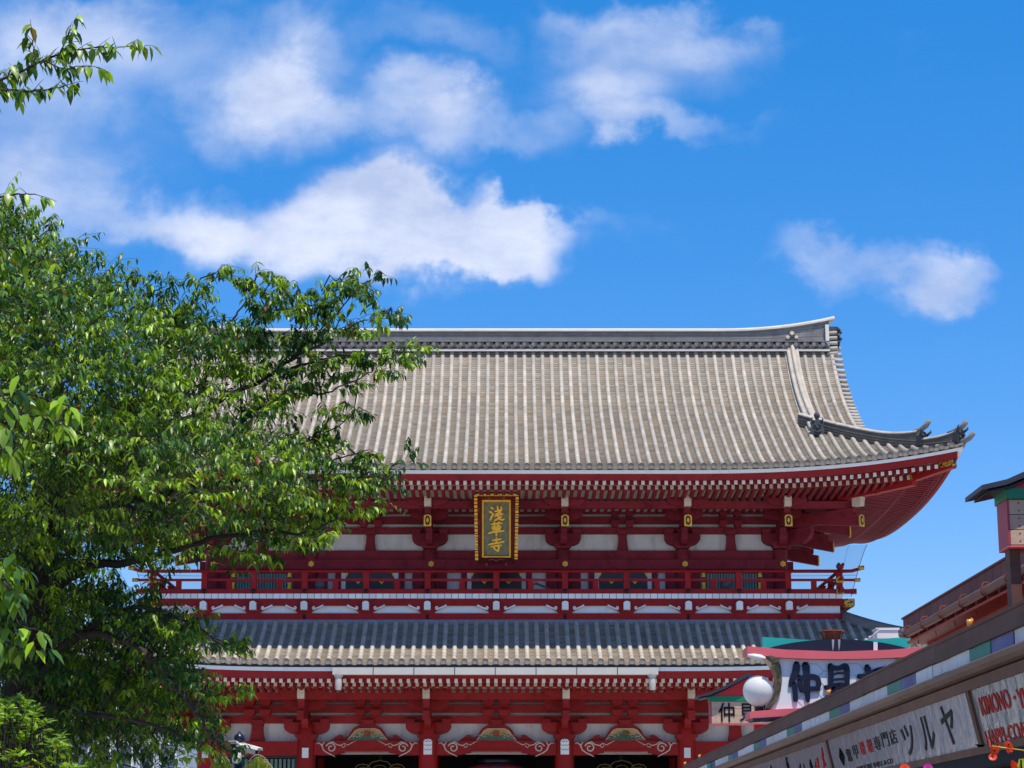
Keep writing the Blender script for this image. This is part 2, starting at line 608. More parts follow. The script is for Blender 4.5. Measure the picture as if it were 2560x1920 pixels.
def build_roof(P, pf, name, dmax, xg, label):
    XE, o_ = P['XE'], P['o']
    # roof body (a closed shell under the tiles) : all four slopes
    mb = MB()
    nx = 60
    for side in ('f', 'b', 'l', 'r'):
        if side in 'fb':
            xs = sorted([-XE + 2 * XE * i / nx for i in range(nx + 1)] + [xg, xg + .002, -xg, -xg - .002])
            nxx = len(xs) - 1
            nd = 16
            grid = []
            for x in xs:
                lim = dmax if abs(x) <= xg else min(dmax, XE - abs(x))
                col = []
                for j in range(nd + 1):
                    d = lim * j / nd
                    y = -o_ + d if side == 'f' else DEP + o_ - d
                    col.append((x, y, roof_z(P, pf, x, d) - .03))
                grid.append(col)
            vs = [p for c in grid for p in c]
            fs = [(i * (nd + 1) + j, (i + 1) * (nd + 1) + j, (i + 1) * (nd + 1) + j + 1, i * (nd + 1) + j + 1) for i in range(nxx) if xs[i + 1] - xs[i] > .01 for j in range(nd)]
            mb.add(vs, fs, 0)
        else:
            s = 1 if side == 'r' else -1
            W = DEP / 2 + o_
            lim_all = min(dmax, XE - xg + 1.2)
            ny = 40
            vs, nd = [], 10
            for i in range(ny + 1):
                yy = -W + 2 * W * i / ny
                c = W - abs(yy)
                lim = min(lim_all, c)
                for j in range(nd + 1):
                    d = lim * j / nd
                    vs.append((s * (XE - d), DEP / 2 + yy, pf(d) + upturn(P, c) * gfall(d) - .03))
            mb.add(vs, [(i * (nd + 1) + j, (i + 1) * (nd + 1) + j, (i + 1) * (nd + 1) + j + 1, i * (nd + 1) + j + 1) for i in range(ny) for j in range(nd)], 0)
    root = part(name, mb, 'ridge', gate, label=label)

    # pan tiles: stepped courses between the rows of cover tiles
    mb = MB()
    n = int(XE / TP)
    ex = .135
    shared = {}
    for i in range(-n - 1, n + 1):
        xa, xb = i * TP + .065, (i + 1) * TP - .065
        xm = (xa + xb) / 2
        if abs(xm) > XE - .15:
            continue
        lim = dmax if abs(xm) <= xg else min(dmax, XE - abs(xm))
        d, k = 0.0, 0
        while d < lim - .02:
            sl_ = (pf(d + .05) - pf(d)) / .05
            dd = ex / math.sqrt(1 + sl_ * sl_)
            d2 = min(d + dd, lim)
            z1a, z1b, z1m = roof_z(P, pf, xa, d) + .03, roof_z(P, pf, xb, d) + .03, roof_z(P, pf, xm, d) + .002
            z2a, z2b, z2m = roof_z(P, pf, xa, d2), roof_z(P, pf, xb, d2), roof_z(P, pf, xm, d2) - .026
            y1, y2 = -o_ + d, -o_ + d2
            vs = [(xa, y1, z1a), (xm, y1, z1m), (xb, y1, z1b), (xa, y2, z2a), (xm, y2, z2m), (xb, y2, z2b),
                  (xa, y1, z1a - .045), (xm, y1, z1m - .045), (xb, y1, z1b - .045)]
            t = pan_tone()
            mb.add(vs, [(0, 1, 4, 3), (1, 2, 5, 4), (6, 7, 1, 0), (7, 8, 2, 1)], 0, False, t)
            d = d2
            k += 1
    part('pan_tiles', mb, 'pan', root, tones=True, kind='stuff')

    # cover tile rows, one object each
    cache = {}
    for i in range(-n, n + 1):
        x = i * TP
        lim = dmax if abs(x) <= xg - .05 else min(dmax, XE - abs(x))
        if lim < .25:
            continue
        key = (i % 5) if (XE - abs(x) > P['ulen'] and abs(x) <= xg - .05) else ('u', i)
        if key not in cache:
            mb = MB()
            nseg = max(2, int(lim / .27))
            r = .077
            for k in range(nseg):
                d0, d1 = lim * k / nseg, lim * (k + 1) / nseg
                kk = tone_rng.uniform(.86, 1.10)
                w_ = tone_rng.uniform(-.03, .03)
                tone = (kk + w_, kk, kk - w_)
                ring = []
                for (dd, rr) in ((d0, r + .007), (d1, r - .002)):
                    z = roof_z(P, pf, x, dd) + .045
                    for a in range(7):
                        an = PI * a / 6
                        ring.append((math.cos(an) * rr, -o_ + dd, z + math.sin(an) * rr * 1.05 - (.05 if a in (0, 6) else 0)))
                mb.add(ring, [(a, a + 1, a + 8, a + 7) for a in range(6)], 0, True, tone)
                mb.add(ring[:7], [tuple(range(7))[::-1]], 0, False, tone)
            # the round end tile facing the square
            z = roof_z(P, pf, x, 0) + .035
            c = [(math.cos(2 * PI * a / 12) * .105, -o_ - .035, z + math.sin(2 * PI * a / 12) * .105) for a in range(12)]
            c2 = [(p[0], -o_ + .02, p[2]) for p in c]
            c3 = [(math.cos(2 * PI * a / 12) * .075, -o_ - .018, z + math.sin(2 * PI * a / 12) * .075) for a in range(12)]
            mb.add(c + c2 + c3, [(a, (a + 1) % 12, 12 + (a + 1) % 12, 12 + a) for a in range(12)] + [(a, 24 + a, 24 + (a + 1) % 12, (a + 1) % 12) for a in range(12)] + [tuple(range(24, 36))], 1, False, (.36, .36, .38))
            cache[key] = mb.mesh('tile_row', ['tile', 'tile'], True)
        link('tile_row', cache[key], root, loc=(x, 0, 0))

    # eave tiles edge (wavy drip under the pans), one strip
    mb = MB()
    xs = np.arange(-XE, XE + .001, TP / 6)
    vs = []
    for x in xs:
        ph = abs(((x / TP) % 1) - .5) * 2       # 1 at cover tile, 0 mid pan
        zt = roof_z(P, pf, x, 0) + .01 - .03 * (1 - ph)
        vs += [(x, -o_ - .02, zt + .02), (x, -o_ - .02, zt - .075 + .03 * ph), (x, -o_ + .25, zt - .09 + .03 * ph)]
    nn = len(xs)
    mb.add(vs, [(3 * i, 3 * i + 1, 3 * i + 4, 3 * i + 3) for i in range(nn - 1)] + [(3 * i + 1, 3 * i + 2, 3 * i + 5, 3 * i + 4) for i in range(nn - 1)], 0, False, (.62, .62, .62))
    part('eave_drip', mb, 'tile', root, tones=True)
    return root


def ring_strip(P, din, z0, z1, th, zsag=0.0):
    """a board running round all four eaves at inset din; z0/z1 its edges at mid span"""
    mb = MB()
    XE, W = P['XE'] - din, DEP / 2 + P['o'] - din
    ns = 44
    for s in (1, -1):
        a, b = [], []
        for i in range(ns + 1):
            x = -XE + 2 * XE * i / ns
            u = upturn(P, P['XE'] - abs(x)) * gfall(din)
            xi = x * (XE - th) / XE
            y = DEP / 2 - s * W
            yi = DEP / 2 - s * (W - th)
            a.append([(x, y, z0 + u), (x, y, z1 + u), (xi, yi, z1 + u), (xi, yi, z0 + u)])
        for i in range(ns):
            mb.add(a[i] + a[i + 1], [(0, 4, 5, 1), (1, 5, 6, 2), (3, 7, 4, 0), (2, 6, 7, 3)])
        a = []
        ny = 28
        for i in range(ny + 1):
            yy = -W + 2 * W * i / ny
            u = upturn(P, P['o'] + DEP / 2 - abs(yy)) * gfall(din)
            yi = yy * (W - th) / W
            a.append([(s * XE, DEP / 2 + yy, z0 + u), (s * XE, DEP / 2 + yy, z1 + u), (s * (XE - th), DEP / 2 + yi, z1 + u), (s * (XE - th), DEP / 2 + yi, z0 + u)])
        for i in range(ny):
            mb.add(a[i] + a[i + 1], [(0, 4, 5, 1), (1, 5, 6, 2), (3, 7, 4, 0), (2, 6, 7, 3)])
    return mb


up_root = build_roof(UP, prof_up, 'upper_roof', 9.62, 13.4, 'large upper roof of pale grey tiles')
lo_root = build_roof(LO, prof_lo, 'lower_roof', 3.0, 12.5, 'lower skirt roof half in the shade of the upper eaves')
OU, OL = UP['o'], LO['o']

# ---------------------------------------------------------------- ridges of the upper roof
RY = DEP / 2
zr0, zr1 = zl(876, RY - .35), zl(828, RY - .2)


def ridge_rise(x):
    return .52 * max(0.0, (abs(x) - 8.8) / 4.7) ** 2.2


mb = MB()
xr = 13.2
NS = 60
courses = 7
for i in range(NS):
    xa, xb = -xr + 2 * xr * i / NS, -xr + 2 * xr * (i + 1) / NS
    ra, rb = ridge_rise(xa), ridge_rise(xb)
    zb = zr0 + .36
    for k in range(courses):
        t0, t1 = k / courses, (k + 1) / courses
        h = zr1 - zb
        w = .30 - .010 * (k % 2) - .008 * k
        vs = []
        for (x, r_) in ((xa, ra), (xb, rb)):
            z0_, z1_ = zb + (h + r_) * t0, zb + (h + r_) * t1 - .012
            vs += [(x, RY - w, z0_), (x, RY - w, z1_), (x, RY - w + .03, z1_ + .012), (x, RY + w, z0_), (x, RY + w, z1_)]
        mb.add(vs, [(0, 5, 6, 1), (1, 6, 7, 2), (3, 4, 9, 8)])
mb.box(-xr, xr, RY - .2, RY + .2, zr0 - .3, zr1 - .02)
for s in (-1, 1):
    r_ = ridge_rise(xr)
    mb.box(s * xr - .02, s * xr + .02, RY - .3, RY + .3, zr0, zr1 + r_)
main_ridge = part('main_ridge', mb, 'ridge', up_root)
mb = MB()
for i in range(NS):
    xa, xb = -xr - .25 + 2 * (xr + .25) * i / NS, -xr - .25 + 2 * (xr + .25) * (i + 1) / NS
    vs = []
    for x in (xa, xb):
        r_ = ridge_rise(x)
        z = zr1 + r_
        vs += [(x, RY - .36, z - .035), (x, RY - .36, z + .03), (x, RY - .14, z + .13), (x, RY + .14, z + .13), (x, RY + .36, z + .03), (x, RY + .36, z - .035), ]
    mb.add(vs, [(k, k + 6, k + 7, k + 1) for k in range(5)] + [(5, 11, 6, 0)])
part('ridge_cap', mb, 'ridgecap', main_ridge)
mb = MB()    # wavy course at the foot of the ridge
xs = np.arange(-xr, xr, TP / 8)
vs = []
for x in xs:
    ph = (x / TP) % 1
    w = math.sin(2 * PI * ph)
    z = zr0 + .20 + .05 * (1 if w > .2 else (-1 if w < -.2 else w * 5))
    vs += [(x, RY - .40, z + .10), (x, RY - .44, z), (x, RY - .40, z - .10), (x, RY - .2, z - .16)]
n_ = len(xs)
mb.add(vs, [(4 * i + k, 4 * i + k + 1, 4 * i + k + 5, 4 * i + k + 4) for i in range(n_ - 1) for k in range(3)])
mb.box(-xr, xr, RY - .47, RY + .3, zr0 + .33, zr0 + .37)
mb.box(-xr, xr, RY - .42, RY + .3, zr0 + .02, zr0 + .055)
part('ridge_foot_course', mb, 'ridge', main_ridge)
for i in range(-int(xr / TP), int(xr / TP) + 1):
    if i == -int(xr / TP):
        mbx = MB().tube([(0, RY - .50, zr0 + .22), (0, RY - .3, zr0 + .24)], .085, 10)
        disc = mbx.mesh('ridge_end_disc', 'ridge')
    link('ridge_end_disc', disc, main_ridge, loc=(i * TP, 0, 0))
for s in (-1, 1):
    st_ = MB()
    for k in range(5):
        st_.tube([(s * 13.1, RY - .30, zr1 - .12 - .21 * k), (s * 13.52, RY - .34, zr1 - .10 - .21 * k)], .085, 8, 0)
    part('ridge_end_rolls', st_, 'tile', main_ridge, kind='stuff')
    part('ridge_end_board', MB().box(s * 13.12 - .07, s * 13.12 + .07, RY - .42, RY + .42, zr0 + .2, zr1 + .22), 'ridgecap', main_ridge)
    og = MB()
    og.prism([(-.2, -.5), (.25, -.5), (.3, -.2), (.22, 0), (.34, .15), (.2, .3), (-.2, .3)], RY - .36, RY + .3)
    for q in range(5):
        og.lathe([(.01, -.08), (.08, 0), (.01, .08)], (.22 + .08 * (q % 2), RY - .38, .18 - q * .13), 6)
    part('demon_end_tile', og, 'oni', main_ridge, loc=(s * 13.35, 0, zr1 - .15), rot=(0, 0, 0), scale=(s, 1, 1))
# silvery flashing line under the ridge
mb = MB().box(-xr, xr, RY - .47, RY - .42, zr0 - .055, zr0 + .015)
part('ridge_flashing', mb, 'ridgecap', main_ridge)

for s in (-1, 1):
    # verge tiles lying across the gable edge
    mb = MB().tube([(0, 0, 0), (.42, 0, -.02)], .085, 10)
    vt = mb.mesh('verge_tile', 'tile')
    dd = 3.1
    while dd < 9.75:
        sl_ = (prof_up(dd + .05) - prof_up(dd)) / .05
        link('verge_tile', vt, up_root, loc=(s * 13.25, -OU + dd, prof_up(dd) + .02), rot=(0, 0, 0 if s > 0 else PI))
        dd += .335 / math.sqrt(1 + sl_ * sl_)
    # back slope verge and gable wall
    mb = MB()
    for k in range(24):
        d0, d1 = 3.0 + 6.7 * k / 24, 3.0 + 6.7 * (k + 1) / 24
        for sg in (1, -1):
            y0, y1 = RY - sg * (RY + OU - d0), RY - sg * (RY + OU - d1)
            z0_, z1_ = prof_up(d0), prof_up(d1)
            mb.add([(s * 13.3, y0, z0_), (s * 13.3, y1, z1_), (s * 13.3, y1, z1_ - .5), (s * 13.3, y0, z0_ - .5),
                    (s * 13.15, y0, z0_), (s * 13.15, y1, z1_), (s * 13.15, y1, z1_ - .5), (s * 13.15, y0, z0_ - .5)],
                   [(0, 1, 2, 3), (7, 6, 5, 4), (3, 2, 6, 7)])
    part('bargeboard', mb, 'red_up', up_root)
    pg = [(-OU + 4.4, prof_up(3.0))] + [(-OU + d, prof_up(d) - .05) for d in np.linspace(4.4, 9.7, 10)]
    pg = pg + [(DEP - y, z) for y, z in pg[::-1]]
    mb = MB().prism(pg, s * 12.0, s * 12.1, axis='x')
    part('gable_wall', mb, 'plaster', up_root)

    # descending ridge beside the verge
    pts = [(s * 11.72, -OU + d, prof_up(d)) for d in np.linspace(4.0, 9.75, 22)] + [(s * 11.72, RY - .42, zr0 + .28)]
    mb = MB()
    for off, hh, rr in ((-.17, .26, .075), (.17, .26, .075), (0, .42, .085)):
        mb.tube([(p[0] + off, p[1], p[2] + hh) for p in pts], rr, 8, 1, smooth=True)
    for i in range(len(pts) - 1):
        p, q = pts[i], pts[i + 1]
        vs = []
        for r_ in (p, q):
            vs += [(r_[0] - .22, r_[1], r_[2] - .05), (r_[0] - .22, r_[1], r_[2] + .22), (r_[0] + .22, r_[1], r_[2] + .22), (r_[0] + .22, r_[1], r_[2] - .05),
                   (r_[0] - .1, r_[1], r_[2] + .38), (r_[0] + .1, r_[1], r_[2] + .38)]
        mb.add(vs, [(0, 1, 7, 6), (3, 9, 8, 2), (1, 4, 10, 7), (2, 8, 11, 5), (4, 5, 11, 10)], 0)
        if i == 0:
            mb.add(vs[:6], [(0, 3, 2, 5, 4, 1)], 0)
    part('descending_ridge', mb, ['tile', 'tile'], up_root)
    # demon-face end tile of the descending ridge
    d0 = 3.85
    zc_ = prof_up(d0)
    mb = MB()
    prof_ = [(-.30, 0), (-.34, .22), (-.26, .30), (-.33, .50), (-.22, .62), (-.12, .60), (0, .74), (.12, .60), (.22, .62), (.33, .50), (.26, .30), (.34, .22), (.30, 0), (.17, -.10), (-.17, -.10)]
    mb.prism([(a, b) for a, b in prof_], -.16, .05)
    mb.lathe([(.02, -.2), (.12, -.1), (.15, 0), (.12, .1), (.02, .17)], (0, -.08, .83), 10)
    for sx in (-1, 1):
        mb.lathe([(.01, -.07), (.07, 0), (.01, .07)], (sx * .12, -.17, .38), 8)
        mb.tube([(sx * .15, -.14, .5), (sx * .27, -.19, .62), (sx * .24, -.2, .76)], [.05, .04, .01], 6)
    mb.lathe([(.01, -.09), (.09, 0), (.01, .09)], (0, -.19, .25), 8)
    mb.tube([(-.18, -.17, .1), (0, -.21, .05), (.18, -.17, .1)], .035, 6)
    part('demon_end_tile', mb, 'oni', up_root, loc=(s * 11.72, -OU + d0 - .1, zc_ + .10), scale=(.76, .8, .8))

    # hip ridge to the corner, in two tiers
    def hip_pt(d, dz=0):
        return Vector((s * (UP['XE'] - d), -OU + d, prof_up(d) + upturn(UP, d) * gfall(d) + dz))

    for (da, db, hgt_, wid, curl) in ((1.35, 5.0, .47, .15, .32), (.28, 1.75, .34, .135, .30)):
        mb = MB()
        nseg = 18
        ds = np.linspace(da, db, nseg + 1)
        lat = Vector((s * .7071, .7071, 0))
        rings = []
        for k, d in enumerate(ds):
            t = max(0.0, 1 - (d - da) / 1.3)
            h = hgt_ + .16 * t * t
            b0 = hip_pt(d, -.08)
            rings.append([b0 - lat * wid, b0 - lat * wid + Vector((0, 0, h)), b0 - lat * wid * 1.12 + Vector((0, 0, h + .02)), b0 - lat * wid * .6 + Vector((0, 0, h + .08)), b0 + Vector((0, 0, h + .11)),
                          b0 + lat * wid * .6 + Vector((0, 0, h + .08)), b0 + lat * wid * 1.12 + Vector((0, 0, h + .02)), b0 + lat * wid + Vector((0, 0, h)), b0 + lat * wid])
        for k in range(nseg):
            vs = rings[k] + rings[k + 1]
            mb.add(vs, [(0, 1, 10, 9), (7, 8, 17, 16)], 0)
            mb.add(vs, [(1, 2, 11, 10), (2, 3, 12, 11), (3, 4, 13, 12), (4, 5, 14, 13), (5, 6, 15, 14), (6, 7, 16, 15)], 1, True)
        mb.add(rings[0], [(0, 8, 7, 6, 5, 4, 3, 2, 1)], 0)
        # noshi courses as thin ledges on the body
        for cz in (.12, .22, .32):
            if cz < hgt_ - .05:
                mb.tube([hip_pt(d, -.08 + cz) - lat * (wid + .005) for d in ds], .016, 4, 0, smooth=False)
        # upswept tip roll
        e = hip_pt(da, hgt_ + .14)
        out = Vector((s * .7071, -.7071, 0))
        mb.tube([e - out * .3 + Vector((0, 0, -.06)), e + out * .05 + Vector((0, 0, .02)), e + out * .30 + Vector((0, 0, .14)), e + out * .45 + Vector((0, 0, curl))], [.10, .10, .10, .095], 8, 2)
        part('hip_ridge', mb, ['ridgedark', 'tile', 'ridge'], up_root)
        # carved end tile under the tip
        c = hip_pt(da, .15) + out * .10
        mb = MB()
        mb.prism([(-.2, -.1), (-.26, .25), (-.12, .42), (.12, .42), (.26, .25), (.2, -.1)], -.1, .05)
        for q in range(5):
            a = q * 1.25
            mb.lathe([(.01, -.06), (.065, 0), (.01, .06)], (.13 * math.cos(a), -.14, .17 + .15 * math.sin(a)), 6)
        mb.tube([(-.2, -.1, .3), (-.3, -.2, .42), (-.28, -.22, .5)], [.05, .04, .01], 5)
        mb.tube([(.2, -.1, .3), (.3, -.2, .42), (.28, -.22, .5)], [.05, .04, .01], 5)
        part('carved_end_tile', mb, 'oni', up_root, loc=c, rot=(0, 0, s * PI / 4))
    # corner tile that turns up past the eave
    c = hip_pt(0.1, .05)
    mb = MB().tube([c - Vector((s * .45, -.45, -.08)), c, c + Vector((s * .2, -.2, .1)), c + Vector((s * .33, -.33, .27))], [.12, .11, .10, .09], 8)
    part('corner_tile', mb, 'ridge', up_root)
    # lower roof hip
    def hip_lo(d, dz=0):
        return Vector((s * (LO['XE'] - d), -OL + d, prof_lo(d) + upturn(LO, d) * gfall(d) + dz))
    mb = MB().tube([hip_lo(d, .2) for d in np.linspace(.2, 3.0, 14)], .17, 8)
    mb.tube([hip_lo(d, .08) for d in np.linspace(.2, 3.0, 14)], .2, 6)
    part('hip_ridge', mb, 'ridge', lo_root)
    # side verge rolls of the upper roof's right edge: round ends of the side slope's rows
    rows = MB().tube([(0, 0, 0), (-.5, 0, .16)], .095, 10).mesh('side_tile_end', 'tile')
    for P_, pf_, rt in ((UP, prof_up, up_root), (LO, prof_lo, lo_root)):
        W = DEP / 2 + P_['o']
        yy = -W + .35
        while yy < W - .2:
            c_ = W - abs(yy)
            link('side_tile_end', rows, rt, loc=(s * (P_['XE'] + .03), DEP / 2 + yy, pf_(0) + upturn(P_, c_) + .03), rot=(0, 0, 0 if s > 0 else PI))
            yy += TP

# ---------------------------------------------------------------- eaves: boards, rafters, soffits


def build_eaves(P, root, py_white, py_red, py_fly, py_base, sp, purl_y, py_purl, tip_d, base_d, red_mat, white_range=None):
    o_ = P['o']
    XE = P['XE']
    z = lambda py, d: zl(py, -o_ + d)
    wb = ring_strip(P, .10, z(py_white[1], .10), z(py_white[0], .10), .14)
    part('eave_board', wb, 'white', root)
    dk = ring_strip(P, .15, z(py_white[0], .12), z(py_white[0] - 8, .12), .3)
    part('under_tile_gap', dk, 'black', root)  # black strip painted in for the shaded gap below the tiles
    rb = ring_strip(P, .26, z(py_red[1], .26), z(py_red[0] - 2, .26), .12)
    part('eave_board', rb, 'red', root, label='red board under the white eave line')
    kb = ring_strip(P, base_d + .09, z(py_base[1] + 1, base_d + .09), z(py_base[0] - 2, base_d + .09), .1)
    part('rafter_board', kb, red_mat, root)
    kb = ring_strip(P, tip_d + .07, z(py_fly[1] - 1, tip_d + .07), z(py_fly[0] - 3, tip_d + .07), .06)
    part('rafter_board', kb, red_mat, root)
    # soffit above the rafters
    zf0, zf1 = z(py_fly[0], tip_d) + .01, z(py_base[0], base_d) + .01
    fth = z(py_fly[0], tip_d) - z(py_fly[1], tip_d)
    zp = zl(py_purl[0], purl_y) + .10
    mb = MB()
    ns = 40
    W = DEP / 2 + o_
    def zb(d):
        if d < base_d:
            return zf0 + (zf1 + fth + .01 - zf0) * (d - tip_d) / (base_d - tip_d) + .01
        return zf1 + (zp - zf1) * (d - base_d) / (o_ + purl_y - base_d)
    for dl, smat in (([.3, base_d - .02], red_mat), ([base_d + .02, (base_d + o_) / 2, o_ + .4], 'cream')):
      mb = MB()
      for s in (1, -1):
          for (A, n_) in ((('x', ns), ('y', 26)) if smat == 'cream' else (('x', ns),)):
              vs = []
              for i in range(n_ + 1):
                  t = -1 + 2 * i / n_
                  for d in dl:
                      if A == 'x':
                          x = t * (XE - d)
                          vs.append((x, DEP / 2 - s * (W - d), zb(d) + upturn(P, XE - abs(t) * XE) * gfall(d)))
                      else:
                          vs.append((s * (XE - d), DEP / 2 + t * (W - d), zb(d) + upturn(P, W - abs(t) * W) * gfall(d)))
              k = len(dl)
              mb.add(vs, [(i * k + j, (i + 1) * k + j, (i + 1) * k + j + 1, i * k + j + 1) for i in range(n_) for j in range(k - 1)])
      part('soffit', mb, smat, root)
    for dl, smat in (([.28, tip_d + .02], red_mat), ([tip_d + .02, base_d - .02], 'cream')):
     mb = MB()
     for s in (1, -1):
        vs = [(s * (XE - d), DEP / 2 + (-1 + 2 * i / 26) * (W - d), zb(d) + upturn(P, W - abs(-1 + 2 * i / 26) * W) * gfall(d)) for i in range(27) for d in dl]
        mb.add(vs, [(i * 2, (i + 1) * 2, (i + 1) * 2 + 1, i * 2 + 1) for i in range(26)])
     part('soffit', mb, smat, root)
    # rafters
    zt0, zt1 = z(py_fly[1], tip_d), z(py_fly[0], tip_d)
    zb0, zb1 = z(py_base[1], base_d), z(py_base[0], base_d)
    zpb = zl(py_purl[0], purl_y)
    wR = .058

    def rafter_mesh(nm, c, d0, d1, z0, z1, zend, tipmat):
        """pointing along +y from the tip; c = distance from the corner along the eave"""
        mb = MB()
        u = [upturn(P, c) * gfall(dd) for dd in (d0, d1)]
        vs = [(-wR, 0, z0 + u[0]), (wR, 0, z0 + u[0]), (wR, 0, z1 + u[0]), (-wR, 0, z1 + u[0]),
              (-wR, d1 - d0, zend + u[1]), (wR, d1 - d0, zend + u[1]), (wR, d1 - d0, zend + u[1] + z1 - z0), (-wR, d1 - d0, zend + u[1] + z1 - z0)]
        mb.add(vs, [(0, 4, 5, 1), (1, 5, 6, 2), (3, 7, 4, 0)], 0)
        mb.add([(p[0], p[1] - .004, p[2]) for p in vs[:4]], [(0, 1, 2, 3)], 1)
        return mb.mesh(nm, [red_mat, tipmat])

    for kind_, d0, dend, z0, z1, tipm, phase in (('flying_rafter', tip_d, base_d + .12, zt0, zt1, 'white', 0.0), ('base_rafter', base_d, o_, zb0, zb1, 'cream', .5)):
        cache = {}
        n_ = int((XE - d0) / sp)
        for i in range(-n_, n_ + 1):
            x = (i + phase * .0) * sp
            c = XE - abs(x)
            if c < d0 + .25:
                continue
            de = min(dend, c) if abs(x) > XE - o_ else dend
            if de - d0 < .15:
                continue
            zend = (zb1 + .012) + (zb1 + .012 - z0) * (de - base_d) / (base_d - d0) if kind_ == 'flying_rafter' else z0 + (zpb - z0) * (de - d0) / (o_ + purl_y - d0)
            key = 0 if (c > P['ulen'] and de == dend) else abs(i)
            if key not in cache:
                cache[key] = rafter_mesh(kind_, c, d0, de, z0, z1, zend, tipm)
            link(kind_, cache[key], root, loc=(x, -o_ + d0, 0))
        # side eaves: pointing across; right side as objects, left side joined
        W = DEP / 2 + o_
        ny = int((W - d0) / sp)
        joined = MB()
        for i in range(-ny, ny + 1):
            yy = i * sp
            c = W - abs(yy)
            if c < d0 + .25:
                continue
            de = min(dend, c) if abs(yy) > DEP / 2 else dend
            if de - d0 < .15:
                continue
            zend = (zb1 + .012) + (zb1 + .012 - z0) * (de - base_d) / (base_d - d0) if kind_ == 'flying_rafter' else z0 + (zpb - z0) * (de - d0) / (o_ + purl_y - d0)
            key = 0 if (c > P['ulen'] and de == dend) else ('s', abs(i))
            if key not in cache:
                cache[key] = rafter_mesh(kind_, c, d0, de, z0, z1, zend, tipm)
            link(kind_, cache[key], root, loc=(XE - d0, DEP / 2 + yy, 0), rot=(0, 0, PI / 2))
            u0_, u1_ = upturn(P, c) * gfall(d0), upturn(P, c) * gfall(de)
            y_ = DEP / 2 + yy
            joined.add([(-XE + d0, y_ - wR, z0 + u0_), (-XE + d0, y_ + wR, z0 + u0_), (-XE + de, y_ + wR, zend + u1_), (-XE + de, y_ - wR, zend + u1_),
                        (-XE + d0, y_ - wR, z1 + u0_), (-XE + d0, y_ + wR, z1 + u0_), (-XE + de, y_ + wR, zend + u1_ + z1 - z0), (-XE + de, y_ - wR, zend + u1_ + z1 - z0)],
                       [(0, 1, 2, 3), (0, 4, 5, 1), (1, 5, 6, 2), (3, 7, 4, 0)])
        part(kind_, joined, red_mat, root, kind='stuff')
    # purlin on the brackets
    pz0, pz1 = zl(py_purl[1], purl_y), zl(py_purl[0], purl_y)
    mb = MB()
    e = 10.5 - purl_y
    mb.box(-e - .5, e + .5, purl_y - .11, purl_y + .11, pz0, pz1)
    for s in (-1, 1):
        mb.box(s * e - .11, s * e + .11, purl_y + .115, DEP - purl_y, pz0 - .002, pz1 - .002)
    mb.box(-e, e, DEP - purl_y, DEP - purl_y + .2, pz0, pz1)
    part('eave_purlin', mb, red_mat, root)
    # corner hip rafters
    for s in (-1, 1):
        for (d0, d1, z0, z1, w, nm) in ((tip_d - .25, base_d + 1.2, zt0 - .16, zt1 + .02, .13, 'corner_flying_rafter'), (base_d + .05, o_ + .1, zb0 - .22, zb1, .14, 'corner_rafter')):
            mb = MB()
            lat = Vector((s * .7071, .7071, 0)) * w
            vs = []
            for d in (d0, d1):
                u = upturn(P, d) * gfall(d)
                b_ = Vector((s * (XE - d), -o_ + d, 0))
                for q, zz in ((-1, z0), (1, z0), (1, z1), (-1, z1)):
                    p = b_ + lat * q
                    vs.append((p.x, p.y, zz + u))
            mb.add(vs, [(0, 1, 2, 3), (0, 4, 5, 1), (1, 5, 6, 2), (2, 6, 7, 3), (3, 7, 4, 0)] if s < 0 else [(3, 2, 1, 0), (1, 5, 4, 0), (2, 6, 5, 1), (3, 7, 6, 2), (0, 4, 7, 3)])
            hr = part(nm, mb, 'red_beam', root)
            u = upturn(P, d0)
            f = MB()
            h = z1 - z0
            L_ = .62 if 'flying' in nm else .10
            f.box(-w - .012, w + .012, -.02, L_, 0, h + .01)
            part('gold_end_cap', f, 'gilt', hr, loc=(s * (XE - d0) , -o_ + d0, z0 + u - .008), rot=(0, 0, s * PI / 4))
            f = MB().lathe([(.0, 0), (.055, .0), (.055, .012), (.03, .014), (.0, .014)], seg=10)
            part('cap_emblem', f, 'black', hr, loc=(s * (XE - d0 + .018), -o_ + d0 - .018, z0 + u + h / 2), rot=(PI / 2, 0, s * PI / 4), scale=(1.2, 1.8, 1))


build_eaves(UP, up_root, (1175, 1183), (1183, 1200), (1202, 1212), (1213, 1224), .2694, -2.15, (1254, 1272), .62, 1.5, 'red_up')
build_eaves(LO, lo_root, (1668, 1677), (1677, 1696), (1697, 1707), (1706, 1716), .2745, -2.15, (1731, 1749), .62, 1.4, 'red')


# ---------------------------------------------------------------- walls
def masu(mb, x, y0, y1, z0, z1, w, mi=0):
    """bearing block: square top, hollowed foot"""
    h = z1 - z0
    mb.prism([(x - w * .68, z0), (x + w * .68, z0), (x + w * .8, z0 + h * .2), (x + w, z0 + h * .45), (x + w, z1), (x - w, z1), (x - w, z0 + h * .45), (x - w * .8, z0 + h * .2)], y0, y1, mi)


def arm_poly(w, z0, z1, neck):
    h = z1 - z0
    r = []
    for k in range(6):
        a = PI / 2 * k / 5
        r.append((neck + (w - neck) * math.sin(a), z0 + h * .62 * (1 - math.cos(a))))
    right = [(neck * .5, z0)] + r + [(w, z1)]
    return [(-a, b) for a, b in right[::-1]] + right


